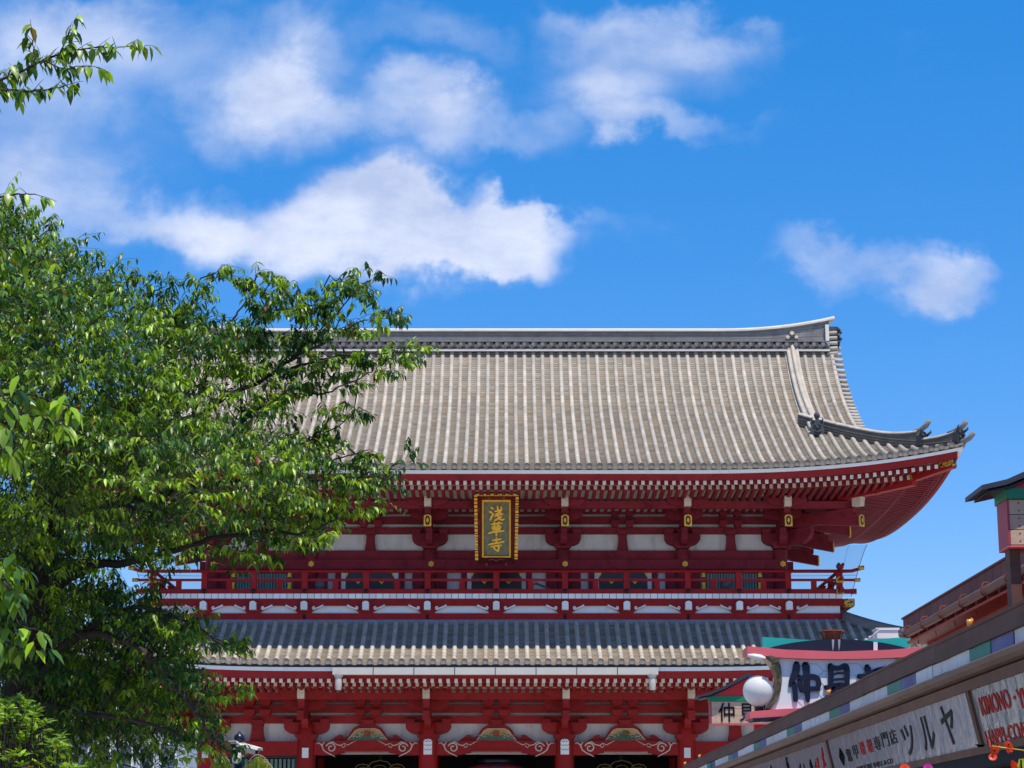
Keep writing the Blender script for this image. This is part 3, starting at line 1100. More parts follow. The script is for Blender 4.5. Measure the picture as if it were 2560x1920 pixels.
upper_wall = part('upper_wall', MB().box(-10.42, 10.42, .14, DEP - .14, zl(1560, 0), zl(1225, 0) + .1), 'plaster', gate, label='white plastered upper wall between red timbers')
lower_wall = part('lower_wall', MB().box(-10.42, 10.42, .2, .34, zl(1885, 0), zl(1700, 0)), 'plaster', gate, label='white plastered band over the passage beams')
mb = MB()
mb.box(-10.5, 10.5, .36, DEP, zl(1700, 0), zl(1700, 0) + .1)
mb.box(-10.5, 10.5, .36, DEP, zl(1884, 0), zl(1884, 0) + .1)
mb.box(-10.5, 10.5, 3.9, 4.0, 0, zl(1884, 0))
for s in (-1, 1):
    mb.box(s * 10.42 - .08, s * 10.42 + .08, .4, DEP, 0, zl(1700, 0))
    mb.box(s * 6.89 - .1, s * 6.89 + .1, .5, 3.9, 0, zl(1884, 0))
part('passage_interior', mb, 'dark', gate)  # near-black colour puts the shade of the passage into its walls and ceiling


def tie(nm, pya, pyb, proud, mat, parent, ext=.12, side=True, label=None):
    z0, z1 = zl(pyb, -proud), zl(pya, -proud)
    mb = MB().box(-10.5 - ext, 10.5 + ext, -proud, .30, z0, z1)
    if side:
        for s in (-1, 1):
            mb.box(s * 10.5 - .2 - (proud if s < 0 else 0), s * 10.5 + .2 + (proud if s > 0 else 0), .302, DEP + proud, z0, z1)
    return part(nm, mb, mat, parent, label=label)


tie('tie_beam', 1376, 1398, .06, 'red_up', upper_wall)
tie('tie_beam', 1398.5, 1422, .33, 'red_up', upper_wall)
tie('through_beam', 1318, 1334.5, .04, 'red_up', upper_wall)
tie('through_beam', 1292, 1309.5, .04, 'red_up', upper_wall)
tie('through_beam', 1262, 1284.5, .04, 'red_up', upper_wall)
tie('through_beam', 1789, 1808, .06, 'red', lower_wall)
tie('through_beam', 1762, 1781, .06, 'red', lower_wall)
tie('through_beam', 1737, 1755, .06, 'red', lower_wall)

# columns
mu = MB().lathe([(.27, zl(1560, 0)), (.27, zl(1376, 0))], seg=20).mesh('column', 'red_up')
ml = MB().lathe([(.345, 0), (.345, zl(1842, 0)), (.33, zl(1815, 0)), (.26, zl(1808, 0))], seg=24).mesh('column', 'red_beam')
for x in COLX:
    for y in (0, 4, 8):
        if y == 0 or abs(x) == 10.5:
            link('column', mu, upper_wall, loc=(x, y - (.02 if y == 0 else 0), 0))
        link('column', ml, lower_wall, loc=(x, y - (.10 if y == 0 else 0), 0))


# ---- gilt plate (frame, black oval, gold lozenge) for tail rafters
def plate_mesh(w, h, nm='gilt_end_plate'):
    mb = MB()
    n = 20
    outer = [(-w, 0), (w, 0), (w, h * .86), (w * .55, h * .97), (0, h), (-w * .55, h * .97), (-w, h * .86)]
    mb.prism(outer, -.03, .02, 0)
    oval = [(math.cos(2 * PI * k / n) * w * .66, h * .5 + math.copysign(abs(math.sin(2 * PI * k / n)) ** .7, math.sin(2 * PI * k / n)) * h * .40) for k in range(n)]
    mb.prism(oval, -.040, -.031, 1)
    loz = []
    for k in range(16):
        a = 2 * PI * k / 16
        r = 1 + .18 * math.cos(4 * a)
        loz.append((math.cos(a) * w * .34 * r, h * .5 + math.sin(a) * h * .20 * r))
    mb.prism(loz, -.052, -.041, 0)
    return mb.mesh(nm, ['gold', 'black'])


def rosette_mesh():
    mb = MB()
    for k in range(6):
        a = 2 * PI * k / 6 + PI / 6
        c = (math.cos(a) * .075, math.sin(a) * .075)
        mb.prism([(c[0] + .036 * math.cos(t * PI / 4), c[1] + .036 * math.sin(t * PI / 4)) for t in range(8)], -.03 - .002 * k, 0)
    mb.prism([(.035 * math.cos(t * PI / 4), .035 * math.sin(t * PI / 4)) for t in range(8)], -.06, -.0005)
    return mb.mesh('gilt_rosette', 'gold')


def scroll_mesh(w, h, t=.022, mat='cream'):
    """swoosh ending in a curl; right-handed, starts high at x=0 and curls at x=w"""
    mb = MB()
    pts = []
    for k in range(9):
        u = k / 8
        pts.append((w * .95 * u, 0, h * (.55 - .95 * u ** .85)))
    mb.tube(pts, [t * 1.5, t * 1.4, t * 1.4, t * 1.3, t * 1.3, t * 1.3, t * 1.2, t * 1.2, t], 5)
    c = (w * .86, h * .02)
    r0 = h * .30
    sp_ = []
    for k in range(15):
        a = -PI / 2 + 1.75 * PI * k / 14
        r = r0 * (1 - .62 * k / 14)
        sp_.append((c[0] + math.cos(a) * r, 0, c[1] + math.sin(a) * r))
    mb.tube(sp_, t, 5)
    return mb.mesh('scroll_ornament', mat)


def build_brackets(parent, red_mat, py, y_step, aw, cap_w, white_nose, name='bracket_set', plate=True):
    """py: dict of photo rows; y_step: the three planes; returns nothing, one bracket set per column"""
    yA, yB, yC, yN = y_step
    w1, w2, w3 = aw
    meshes = {}

    def zz(k, y):
        a, b = py[k]
        return zl(b, y), zl(a, y)
    # lateral arms
    z0, z1 = zz('arm1', yA)
    meshes['arm1'] = MB().prism(arm_poly(w1, z0, z1, cap_w), yA - .12, .13).mesh('bracket_arm', red_mat)
    z0, z1 = zz('arm2', yB)
    meshes['arm2'] = MB().prism(arm_poly(w2, z0, z1, .2), yB - .1, yB + .1).mesh('bracket_arm', red_mat)
    z0, z1 = zz('arm3', yC)
    a_, b_ = py['blk3']
    meshes['arm3'] = MB().prism(arm_poly(w3, z0, z1, .2), yC - .1, yC + .1).mesh('bracket_arm', red_mat)
    meshes['bolster'] = MB().prism([(-w3 - .05, zl(a_, yC)), (w3 + .05, zl(a_, yC)), (w3 + .10, zl(a_ - 3, yC)), (w3 + .10, zl(a_ - 8, yC)), (-w3 - .10, zl(a_ - 8, yC)), (-w3 - .10, zl(a_ - 3, yC))], yC - .06, yC + .12).mesh('bolster', red_mat)
    # blocks
    bl = []
    z0, z1 = zz('cap', 0)
    mb = MB(); masu(mb, 0, -cap_w - .06, .1, z0, z1, cap_w + .06)
    meshes['cap'] = mb.mesh('bearing_block', red_mat)
    for key, y, w in (('blk1', yA, .17), ('blk2', yB, .16), ('blk3', yC, .16)):
        z0, z1 = zz(key, y)
        mb = MB(); masu(mb, 0, y - .17, y + .14, z0, z1, w)
        meshes[key] = mb.mesh('bearing_block', red_mat)
    # forward arms and noses, stepping out
    fw = []
    for (ya, yb, key) in ((yA, yB - .12, 'f1'), (yB, yC - .12, 'f2')):
        a, b = py[key]
        z0, z1 = zl(b, yb), zl(a, yb)
        mb = MB()
        hh = z1 - z0
        pl = [(0, z0 - .02), (yb + .28, z0), (yb + .1, z0 + hh * .25), (yb, z0 + hh * .6), (yb, z1), (0, z1)]
        mb.prism(pl, -.115, .115, axis='x')
        meshes[key] = mb.mesh('forward_arm', red_mat)
    # tail rafter with gilt plate
    a, b = py['tail']
    z0, z1 = zl(b, yN), zl(a, yN)
    mb = MB().add([(-.12, yN, z0), (.12, yN, z0), (.12, yN, z1), (-.12, yN, z1), (-.12, .1, z0 + .5), (.12, .1, z0 + .5), (.12, .1, z1 + .5), (-.12, .1, z1 + .5)],
                  [(0, 1, 2, 3), (0, 4, 5, 1), (1, 5, 6, 2), (2, 6, 7, 3), (3, 7, 4, 0)])
    meshes['tail'] = mb.mesh('tail_rafter', red_mat)
    if plate:
        meshes['plate'] = plate_mesh(.135, z1 - z0 + .02)
    ptz = (yN, z0 - .01)
    # top nose
    a, b = py['nose']
    yn = yN - .08
    z0, z1 = zl(b, yn), zl(a, yn)
    h = z1 - z0
    mb = MB()
    mb.prism([(yn + .02, z0), (yn, z0 + h * .5), (yn + .02, z0 + h * .53), (yn - .02, z0 + h * .56), (yn - .02, z1 - .02), (yn + .02, z1), (yC, z1), (yC, z0)], -.125, .125, axis='x')
    meshes['nose'] = mb.mesh('beam_nose', 'cream')
    mb = MB()
    mb.box(-.11, .11, yC + .11, 0.05, z0, z1)
    meshes['nose_beam'] = mb.mesh('forward_arm', red_mat)

    def one(x, y, rz):
        root = link(name, meshes['cap'], parent, loc=(x, y, 0), rot=(0, 0, rz))
        for k in ('arm1', 'arm2', 'arm3'):
            link('bracket_arm', meshes[k], root)
        for key, w in (('blk1', w1), ('blk2', w2), ('blk3', w3)):
            for q in (-1, 0, 1):
                link('bearing_block', meshes[key], root, loc=(q * (w - .16), 0, 0))
        for k in ('f1', 'f2'):
            link('forward_arm', meshes[k], root)
        link('bolster', meshes['bolster'], root)
        link('tail_rafter', meshes['tail'], root)
        if plate:
            link('gilt_end_plate', meshes['plate'], root, loc=(0, ptz[0], ptz[1]))
        link('beam_nose', meshes['nose'], root)
        link('forward_arm', meshes['nose_beam'], root)
    for x in COLX:
        one(x, 0, 0)
    for s in (-1, 1):
        for y in (4, 8):
            one(s * 10.5, y, s * PI / 2)
    # diagonal set at the two front corners
    for s in (-1, 1):
        root = link(name, meshes['cap'], parent, loc=(s * 10.5, 0, 0), rot=(0, 0, s * PI / 4))
        o = link('tail_rafter', meshes['tail'], root, scale=(1.1, 1.4142, 1))
        if plate:
            link('gilt_end_plate', meshes['plate'], root, loc=(0, ptz[0] * 1.4142, ptz[1]))
        link('forward_arm', meshes['f1'], root, scale=(1, 1.414, 1))
        link('forward_arm', meshes['f2'], root, scale=(1, 1.414, 1))
        link('beam_nose', meshes['nose'], root, loc=(0, .414 * yN, 0))
        root = link(name, meshes['cap'], parent, loc=(s * 10.5, 0, .002), rot=(0, 0, s * PI / 2))
        for k in ('arm1', 'arm2', 'arm3'):
            link('bracket_arm', meshes[k], root)
        link('tail_rafter', meshes['tail'], root)
        if plate:
            link('gilt_end_plate', meshes['plate'], root, loc=(0, ptz[0], ptz[1]))
        link('beam_nose', meshes['nose'], root)


PYU = dict(cap=(1355, 1374), arm1=(1334, 1364), blk1=(1323, 1335), arm2=(1276, 1301), blk2=(1266, 1276), arm3=(1243, 1266), blk3=(1232, 1243),
           f1=(1318, 1356), f2=(1270, 1300), tail=(1287, 1315), nose=(1238, 1264))
build_brackets(upper_wall, 'red_up', PYU, (-.12, -.95, -2.32, -2.62), (.66, .70, .72), .27, True)
PYL = dict(cap=(1836, 1850), arm1=(1806, 1836), blk1=(1798, 1808), arm2=(1752, 1777), blk2=(1742, 1753), arm3=(1722, 1744), blk3=(1712, 1722),
           f1=(1781, 1818), f2=(1748, 1790), tail=(1776, 1800), nose=(1720, 1746))
build_brackets(lower_wall, 'red', PYL, (-.14, -.95, -2.32, -2.6), (.82, .74, .76), .34, False, plate=False)

# ---- struts, small blocks and scrolls in the bays
zz0, zz1 = zl(1376, 0), zl(1334, 0)
h = zz1 - zz0
strut = MB().prism([(-.215, zz0), (.215, zz0), (.165, zz0 + h * .45), (.15, zz0 + h * .82), (.175, zz0 + h * .9), (.175, zz1), (-.175, zz1), (-.175, zz0 + h * .9), (-.15, zz0 + h * .82), (-.165, zz0 + h * .45)], -.05, .13).mesh('bay_strut', 'red_up')


def blkmesh(pya, pyb, y, w, mat):
    mb = MB()
    masu(mb, 0, y - .1, .13, zl(pyb, y), zl(pya, y), w)
    return mb.mesh('bearing_block', mat)


b0 = blkmesh(1325, 1336, -.12, .21, 'red_up')
b1 = blkmesh(1301, 1318.5, -.1, .15, 'red_up')
b2 = blkmesh(1276, 1292.5, -.1, .15, 'red_up')
l0 = blkmesh(1800, 1812, -.16, .24, 'red')
l1 = blkmesh(1774, 1789.5, -.14, .20, 'red')
l2 = blkmesh(1749, 1762.5, -.14, .20, 'red')
scr_u = scroll_mesh(.36, .20, .026)
scr_b = scroll_mesh(.40, .17, .026, 'white')
ros = rosette_mesh()
bays = [(COLX[i], COLX[i + 1]) for i in range(5)]
for bi, (xa, xb) in enumerate(bays):
    xm = (xa + xb) / 2
    link('bay_strut', strut, upper_wall, loc=(xm, 0, 0))
    link('bearing_block', b0, upper_wall, loc=(xm, 0, 0))
    for s in (-1, 1):
        link('bearing_block', b1, upper_wall, loc=(xm + s * .27, 0, 0))
        link('bearing_block', b2, upper_wall, loc=(xm + s * .27, 0, 0))
        link('bearing_block', l1, lower_wall, loc=(xm + s * .29, 0, 0))
        link('bearing_block', l2, lower_wall, loc=(xm + s * .29, 0, 0))
    link('bearing_block', l0, lower_wall, loc=(xm, 0, 0))
    for s, xx in ((1, xa), (-1, xb)):
        link('scroll_ornament', scr_u, upper_wall, loc=(xx + s * 1.17, -2.5, zl(1227, -2.5) - .10), scale=(-s, 1, 1))
        link('scroll_ornament', scr_u, lower_wall, loc=(xx + s * 1.24, -2.5, zl(1712, -2.5)), scale=(-s, 1, 1))
for x in COLX:
    link('gilt_rosette', ros, upper_wall, loc=(x + .06, -.335, zl(1410, -.3)))

# ---- upper wall behind the railing: doors and barred windows
zt, zb_ = zl(1422, -.1), zl(1500, -.1)


def recess_panel(x0, x1, mat, nm, parent=upper_wall, y=.1, a=zb_, b=zt):
    return part(nm, MB().box(x0, x1, y, y + .06, a, b), mat, parent)


for bi, (xa, xb) in enumerate(bays):
    xm = (xa + xb) / 2
    if bi in (1, 2, 3):
        wd = [.9, .93, .9][bi - 1]
        fr = part('door', MB().box(xm - wd, xm + wd, -.03, .13, zt - .035, zt), 'black', upper_wall)
        for s in (-1, 1):
            part('door_jamb', MB().box(xm + s * (wd + .08) - .08, xm + s * (wd + .08) + .08, -.02, .13, zb_, zt), 'plaster', upper_wall)
        for s in (-1, 1):
            x0 = xm + (.02 if s > 0 else -wd)
            lf = part('door_leaf', MB().box(x0, x0 + wd - .02, .0, .12, zb_, zt - .04), 'black', fr)
            zc_ = zl(1456, 0)
            part('gilt_fitting', MB().prism([(xm + s * wd * .48, zc_ - .07), (xm + s * wd * .48 + .13, zc_ + .08), (xm + s * wd * .48 + .06, zc_ + .07), (xm + s * wd * .48, zc_ - .0), (xm + s * wd * .48 - .06, zc_ + .07), (xm + s * wd * .48 - .13, zc_ + .08)], -.03, -.005), 'gold', fr)
            zc_ = zl(1434, 0)
            part('gilt_fitting', MB().prism([(xm + s * wd, zc_ + .1), (xm + s * wd - s * .16, zc_ + .1), (xm + s * wd - s * .1, zc_ + .02), (xm + s * wd - s * .04, zc_ - .12), (xm + s * wd, zc_ - .12)], -.032, -.004), 'gold', fr)
            mb = MB()
            mb.box(xm + s * (wd + .16) - .11 + s * .11, xm + s * (wd + .16) + .11 + s * .11, -.05, .13, zb_, zt)
            part('door_post', mb, 'red_up', upper_wall)
    else:
        w = .98
        fr = part('barred_window', MB().box(xm - w, xm + w, .06, .12, zb_, zt), 'black', upper_wall)
        fb = MB().box(xm - w - .12, xm - w, -.01, .125, zb_, zt).box(xm + w, xm + w + .12, -.01, .125, zb_, zt).box(xm - w, xm + w, -.01, .055, zl(1432, 0), zt)
        part('window_frame', fb, 'black', fr)
        nbar = 18
        for k in range(nbar):
            x = xm - w + .1 + (2 * w - .2) * k / (nbar - 1)
            if k == 0:
                wb = MB().box(-.034, .02, -.005, .045, zb_, zl(1434, 0)).mesh('window_bar', 'teal')
                we = MB().box(.022, .034, -.008, .045, zb_, zl(1434, 0)).mesh('bar_edge', 'cream')
            link('window_bar', wb, fr, loc=(x, 0, 0))
            link('window_bar', we, fr, loc=(x, 0, 0))
        for s in (-1, 1):
            for pyc in (1435, 1464):
                zc_ = zl(pyc, 0)
                mb = MB().prism([(xm + s * (w + .06) - .08, zc_ - .12), (xm + s * (w + .06) + .08, zc_ - .12), (xm + s * (w + .06) + .05, zc_), (xm + s * (w + .06) + .08, zc_ + .12), (xm + s * (w + .06) - .08, zc_ + .12), (xm + s * (w + .06) - .05, zc_)], -.035, -.012)
                part('gilt_fitting', mb, 'gold', fr)
    for xx, s in ((xa, 1), (xb, -1)):
        mb = MB().box(xx + s * .47 - .17, xx + s * .47 + .17, -.04, .13, zb_, zt)
        part('wall_post', mb, 'red_up', upper_wall)

# ---------------------------------------------------------------- balcony
YB = -2.08
BX = 12.45
balcony = part('balcony', MB().box(-BX, BX, -1.98, DEP + 1.98, zl(1496, YB) + .02, zl(1485, YB) - .01), 'cream', gate)
bw = .2465
nb_ = int(2 * BX / bw)
dkm = MB().box(-bw / 2 + .010, bw / 2 - .010, YB, YB + 1.9, zl(1496, YB), zl(1484, YB)).mesh('deck_board', 'white')
for i in range(nb_ + 1):
    x = -BX + bw / 2 + i * bw
    if x > BX:
        break
    link('deck_board', dkm, balcony, loc=(x, 0, 0))
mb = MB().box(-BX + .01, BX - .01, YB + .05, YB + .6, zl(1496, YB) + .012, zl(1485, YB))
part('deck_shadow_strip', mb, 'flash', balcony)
YP = -1.98


def skirt_band(nm, pya, pyb, y, mat, ext=0.0):
    z0, z1 = zl(pyb, y), zl(pya, y)
    X_ = 10.5 - y + ext
    mb = MB().box(-X_, X_, y, y + .22, z0, z1)
    for s in (-1, 1):
        xa, xb = s * X_, s * (X_ - .22)
        mb.box(min(xa, xb), max(xa, xb), y + .222, DEP - y, z0, z1)
    return part(nm, mb, mat, balcony)


skirt_band('skirt_beam', 1497, 1514, YP + .02, 'red_rail', .42)
skirt_band('skirt_panel', 1510, 1534, YP + .12, 'white', -.0)
skirt_band('skirt_beam', 1533, 1549, YP, 'red_rail')
skirt_band('lead_flashing', 1549, 1561, YP - .05, 'flash')
# shoulders between the white panels, noses, scrolls, nails
HB = [0, 2.47, 4.68, 6.89, 8.72, 10.5]
HB = sorted(set([-h_ for h_ in HB] + HB))
z0, z1 = zl(1533.5, YP), zl(1510, YP)
h = z1 - z0
sh = MB().prism([(-.24, z0), (.24, z0), (.27, z0 + h * .18), (.36, z0 + h * .34), (.50, z0 + h * .58), (.66, z0 + h * .82), (.72, z1), (-.72, z1), (-.66, z0 + h * .82), (-.50, z0 + h * .58), (-.36, z0 + h * .34), (-.27, z0 + h * .18)], YP + .03, YP + .125).mesh('skirt_bracket', 'red_rail')
z0n, z1n = zl(1524, YP - .25), zl(1502, YP - .25)
hn = z1n - z0n
nose = MB()
nose.prism([(-.115, z0n), (.115, z0n), (.115, z1n - .05), (.06, z1n - .01), (0, z1n), (-.06, z1n - .01), (-.115, z1n - .05)], YP - .25, YP + .05)
nose.box(-.12, .12, YP - .27, YP, z0n + hn * .30, z0n + hn * .36)
nose.box(-.118, .118, YP - .265, YP, z0n + hn * .12, z0n + hn * .16)
nose = nose.mesh('beam_nose', 'white')
nail = MB().lathe([(.0, 0), (.055, .0), (.05, .03), (.0, .045)], seg=8).mesh('nail_cover', 'black')
for x in HB:
    link('skirt_bracket', sh, balcony, loc=(x, 0, 0))
    link('beam_nose', nose, balcony, loc=(x, 0, 0))
    for s in (-1, 1):
        link('scroll_ornament', scr_b, balcony, loc=(x + s * .68, YP + .0, zl(1513, YP) - .09), scale=(-s, 1, 1))
for x in HB[::2]:
    link('nail_cover', nail, balcony, loc=(x, YP - .004, zl(1539, YP)), rot=(PI / 2, 0, 0))
    link('nail_cover', nail, balcony, loc=(x, YP - .004, zl(1545, YP)), rot=(PI / 2, 0, 0))
for s in (-1, 1):      # gilt corner of the skirt beam
    mb = MB().box(-.17, .17, -.02, .2, -.16, .14)
    c_ = part('gilt_end_plate', mb, 'gilt', balcony, loc=(s * (BX + .22), YP - .0, zl(1506, YP)))
# railing
YR = YP - .02
RX = 10.5 - YR - .15
zr = lambda a: zl(a, YR)
railing = part('railing', MB().tube([(-RX - .9, YR, zr(1426) + .10), (-RX - .45, YR, zr(1427.5)), (-RX, YR, zr(1428)), (RX, YR, zr(1428)), (RX + .45, YR, zr(1427.5)), (RX + .9, YR, zr(1426) + .10)], .062, 8), 'red_rail', gate)
part('middle_rail', MB().box(-RX - .75, RX + .75, YR - .045, YR + .045, zr(1453), zr(1447)), 'red_rail', railing)
part('bottom_rail', MB().box(-RX - .6, RX + .6, YR - .07, YR + .07, zr(1484), zr(1473)), 'red_rail', railing)
post = MB()
post.box(-.105, .105, YR - .10, YR + .10, zr(1484), zr(1436))
post.prism([(-.10, zr(1436)), (.10, zr(1436)), (.14, zr(1432)), (.09, zr(1430)), (-.09, zr(1430)), (-.14, zr(1432))], YR - .09, YR + .09)
post = post.mesh('railing_post', 'red_rail')
st = MB().box(-.10, .10, YR - .04, YR + .04, zr(1473), zr(1453)).mesh('railing_strut', 'red_rail')
for i, x in enumerate(HB):
    link('railing_post', post, railing, loc=(x, 0, 0))
    link('nail_cover', nail, railing, loc=(x, YR - .05, zr(1450)), rot=(PI / 2, 0, 0))
    link('nail_cover', nail, railing, loc=(x, YR - .105, zr(1478.5)), rot=(PI / 2, 0, 0), scale=(1.5, 1.5, 1.5))
    nx_ = HB[i + 1] if i < len(HB) - 1 else RX
    link('railing_strut', st, railing, loc=((x + nx_) / 2, 0, 0))
link('railing_strut', st, railing, loc=(-(10.5 + RX) / 2, 0, 0))
for s in (-1, 1):
    sd = MB()
    X_ = s * RX
    sd.tube([(X_, YR - .9, zr(1426) + .10), (X_, YR - .45, zr(1427.5)), (X_, YR, zr(1428) + .01), (X_, DEP - YR, zr(1428) + .01)], .062, 8)
    part('side_rail', sd, 'red_rail', railing)
    part('side_rail', MB().box(X_ - .045, X_ + .045, YR - .7, DEP - YR, zr(1453) + .003, zr(1447) + .003), 'red_rail', railing)
    part('side_rail', MB().box(X_ - .07, X_ + .07, YR - .55, DEP - YR, zr(1484) + .003, zr(1473) + .003), 'red_rail', railing)
    for y in np.arange(0, DEP + 2, 2.0):
        link('railing_post', post, railing, loc=(X_, y - YR, 0))
    link('railing_post', post, railing, loc=(X_, 0, 0))
    fin = MB().lathe([(.0, 0), (.09, .0), (.10, .05), (.06, .09), (.11, .18), (.09, .26), (.02, .34), (0, .36)], seg=10)
    part('post_finial', fin, 'oni', railing, loc=(X_, YR, zr(1430)))
    for (pyc, ext, hh) in ((1425, .92, .09), (1450, .77, .075), (1478.5, .62, .12)):
        part('gilt_end_plate', MB().box(-.10, .10, -.068, .068, -hh * .8, hh * .8), 'gilt', railing, loc=(s * (RX + ext - .12), YR, zr(pyc) + (.08 if pyc == 1425 else 0)))
    for pyc in (1450, 1478.5):
        part('gilt_end_plate', MB().box(-.14, .14, -.02, .02, -.11, .11).prism([(.08 * math.cos(t * PI / 4), .08 * math.sin(t * PI / 4)) for t in range(8)], -.03, -.0205), 'gilt', railing, loc=(X_, YR - .10, zr(pyc)))
# floodlights on the balcony
for (x, k) in ((xl(1815, 1455, -1.2), 1), (xl(800, 1460, -1.2), 1), (xl(1340, 1460, -1.2), 0)):
    mb = MB()
    if k:
        mb.lathe([(0, -.2), (.14, -.17), (.2, 0), (.16, .16), (.05, .24), (0, .25)], seg=12)
    else:
        mb.tube([(-.3, 0, -.25), (-.22, 0, -.02), (0, 0, .05), (.5, 0, -.15)], [.02, .03, .06, .02], 6)
    o = part('floodlight', mb, 'flash', balcony, loc=(x, -1.2, zl(1462, -1.2)))

# ---------------------------------------------------------------- lower storey: beams, carvings
zA, zB = zl(1851, -.25), zl(1888, -.25)
carv = [('red', (.55, .05, .05)), ('green', (.05, .16, .09)), ('yellow', (.55, .33, .10)), ('line', (.60, .52, .42))]
for n_, c_ in carv:
    M['carving_' + n_] = material('carving_' + n_, c_, .6, .15, 6.0)


def vine(mb, s, y):
    """white scroll work at a beam end; s = +1 grows to the right"""
    def cv(pts, r):
        mb.tube([(s * a, y, b) for a, b in pts], r, 5)
    cv([(.02, .13), (.12, .16), (.22, .06), (.28, -.10), (.42, -.20), (.60, -.28), (.70, -.34)], [.02, .025, .03, .028, .026, .022, .01])
    sp_ = []
    for k in range(18):
        a = PI * .9 + 2.6 * PI * k / 17 * -1
        r = .19 * (1 - .75 * k / 17)
        sp_.append((.55 + math.cos(a) * r, -.02 + math.sin(a) * r))
    cv(sp_, [.028] * 10 + [.025] * 8)
    cv([(.45, .14), (.62, .20), (.74, .10), (.90, .06), (1.02, .14), (1.16, .08), (1.30, .16), (1.46, .24)], [.02, .025, .022, .02, .018, .018, .015, .008])
    cv([(.22, .06), (.28, .16), (.34, .20)], [.03, .02, .008])
    cv([(.92, .06), (.98, -.01), (1.06, .03), (1.04, .10)], [.015, .018, .015, .01])


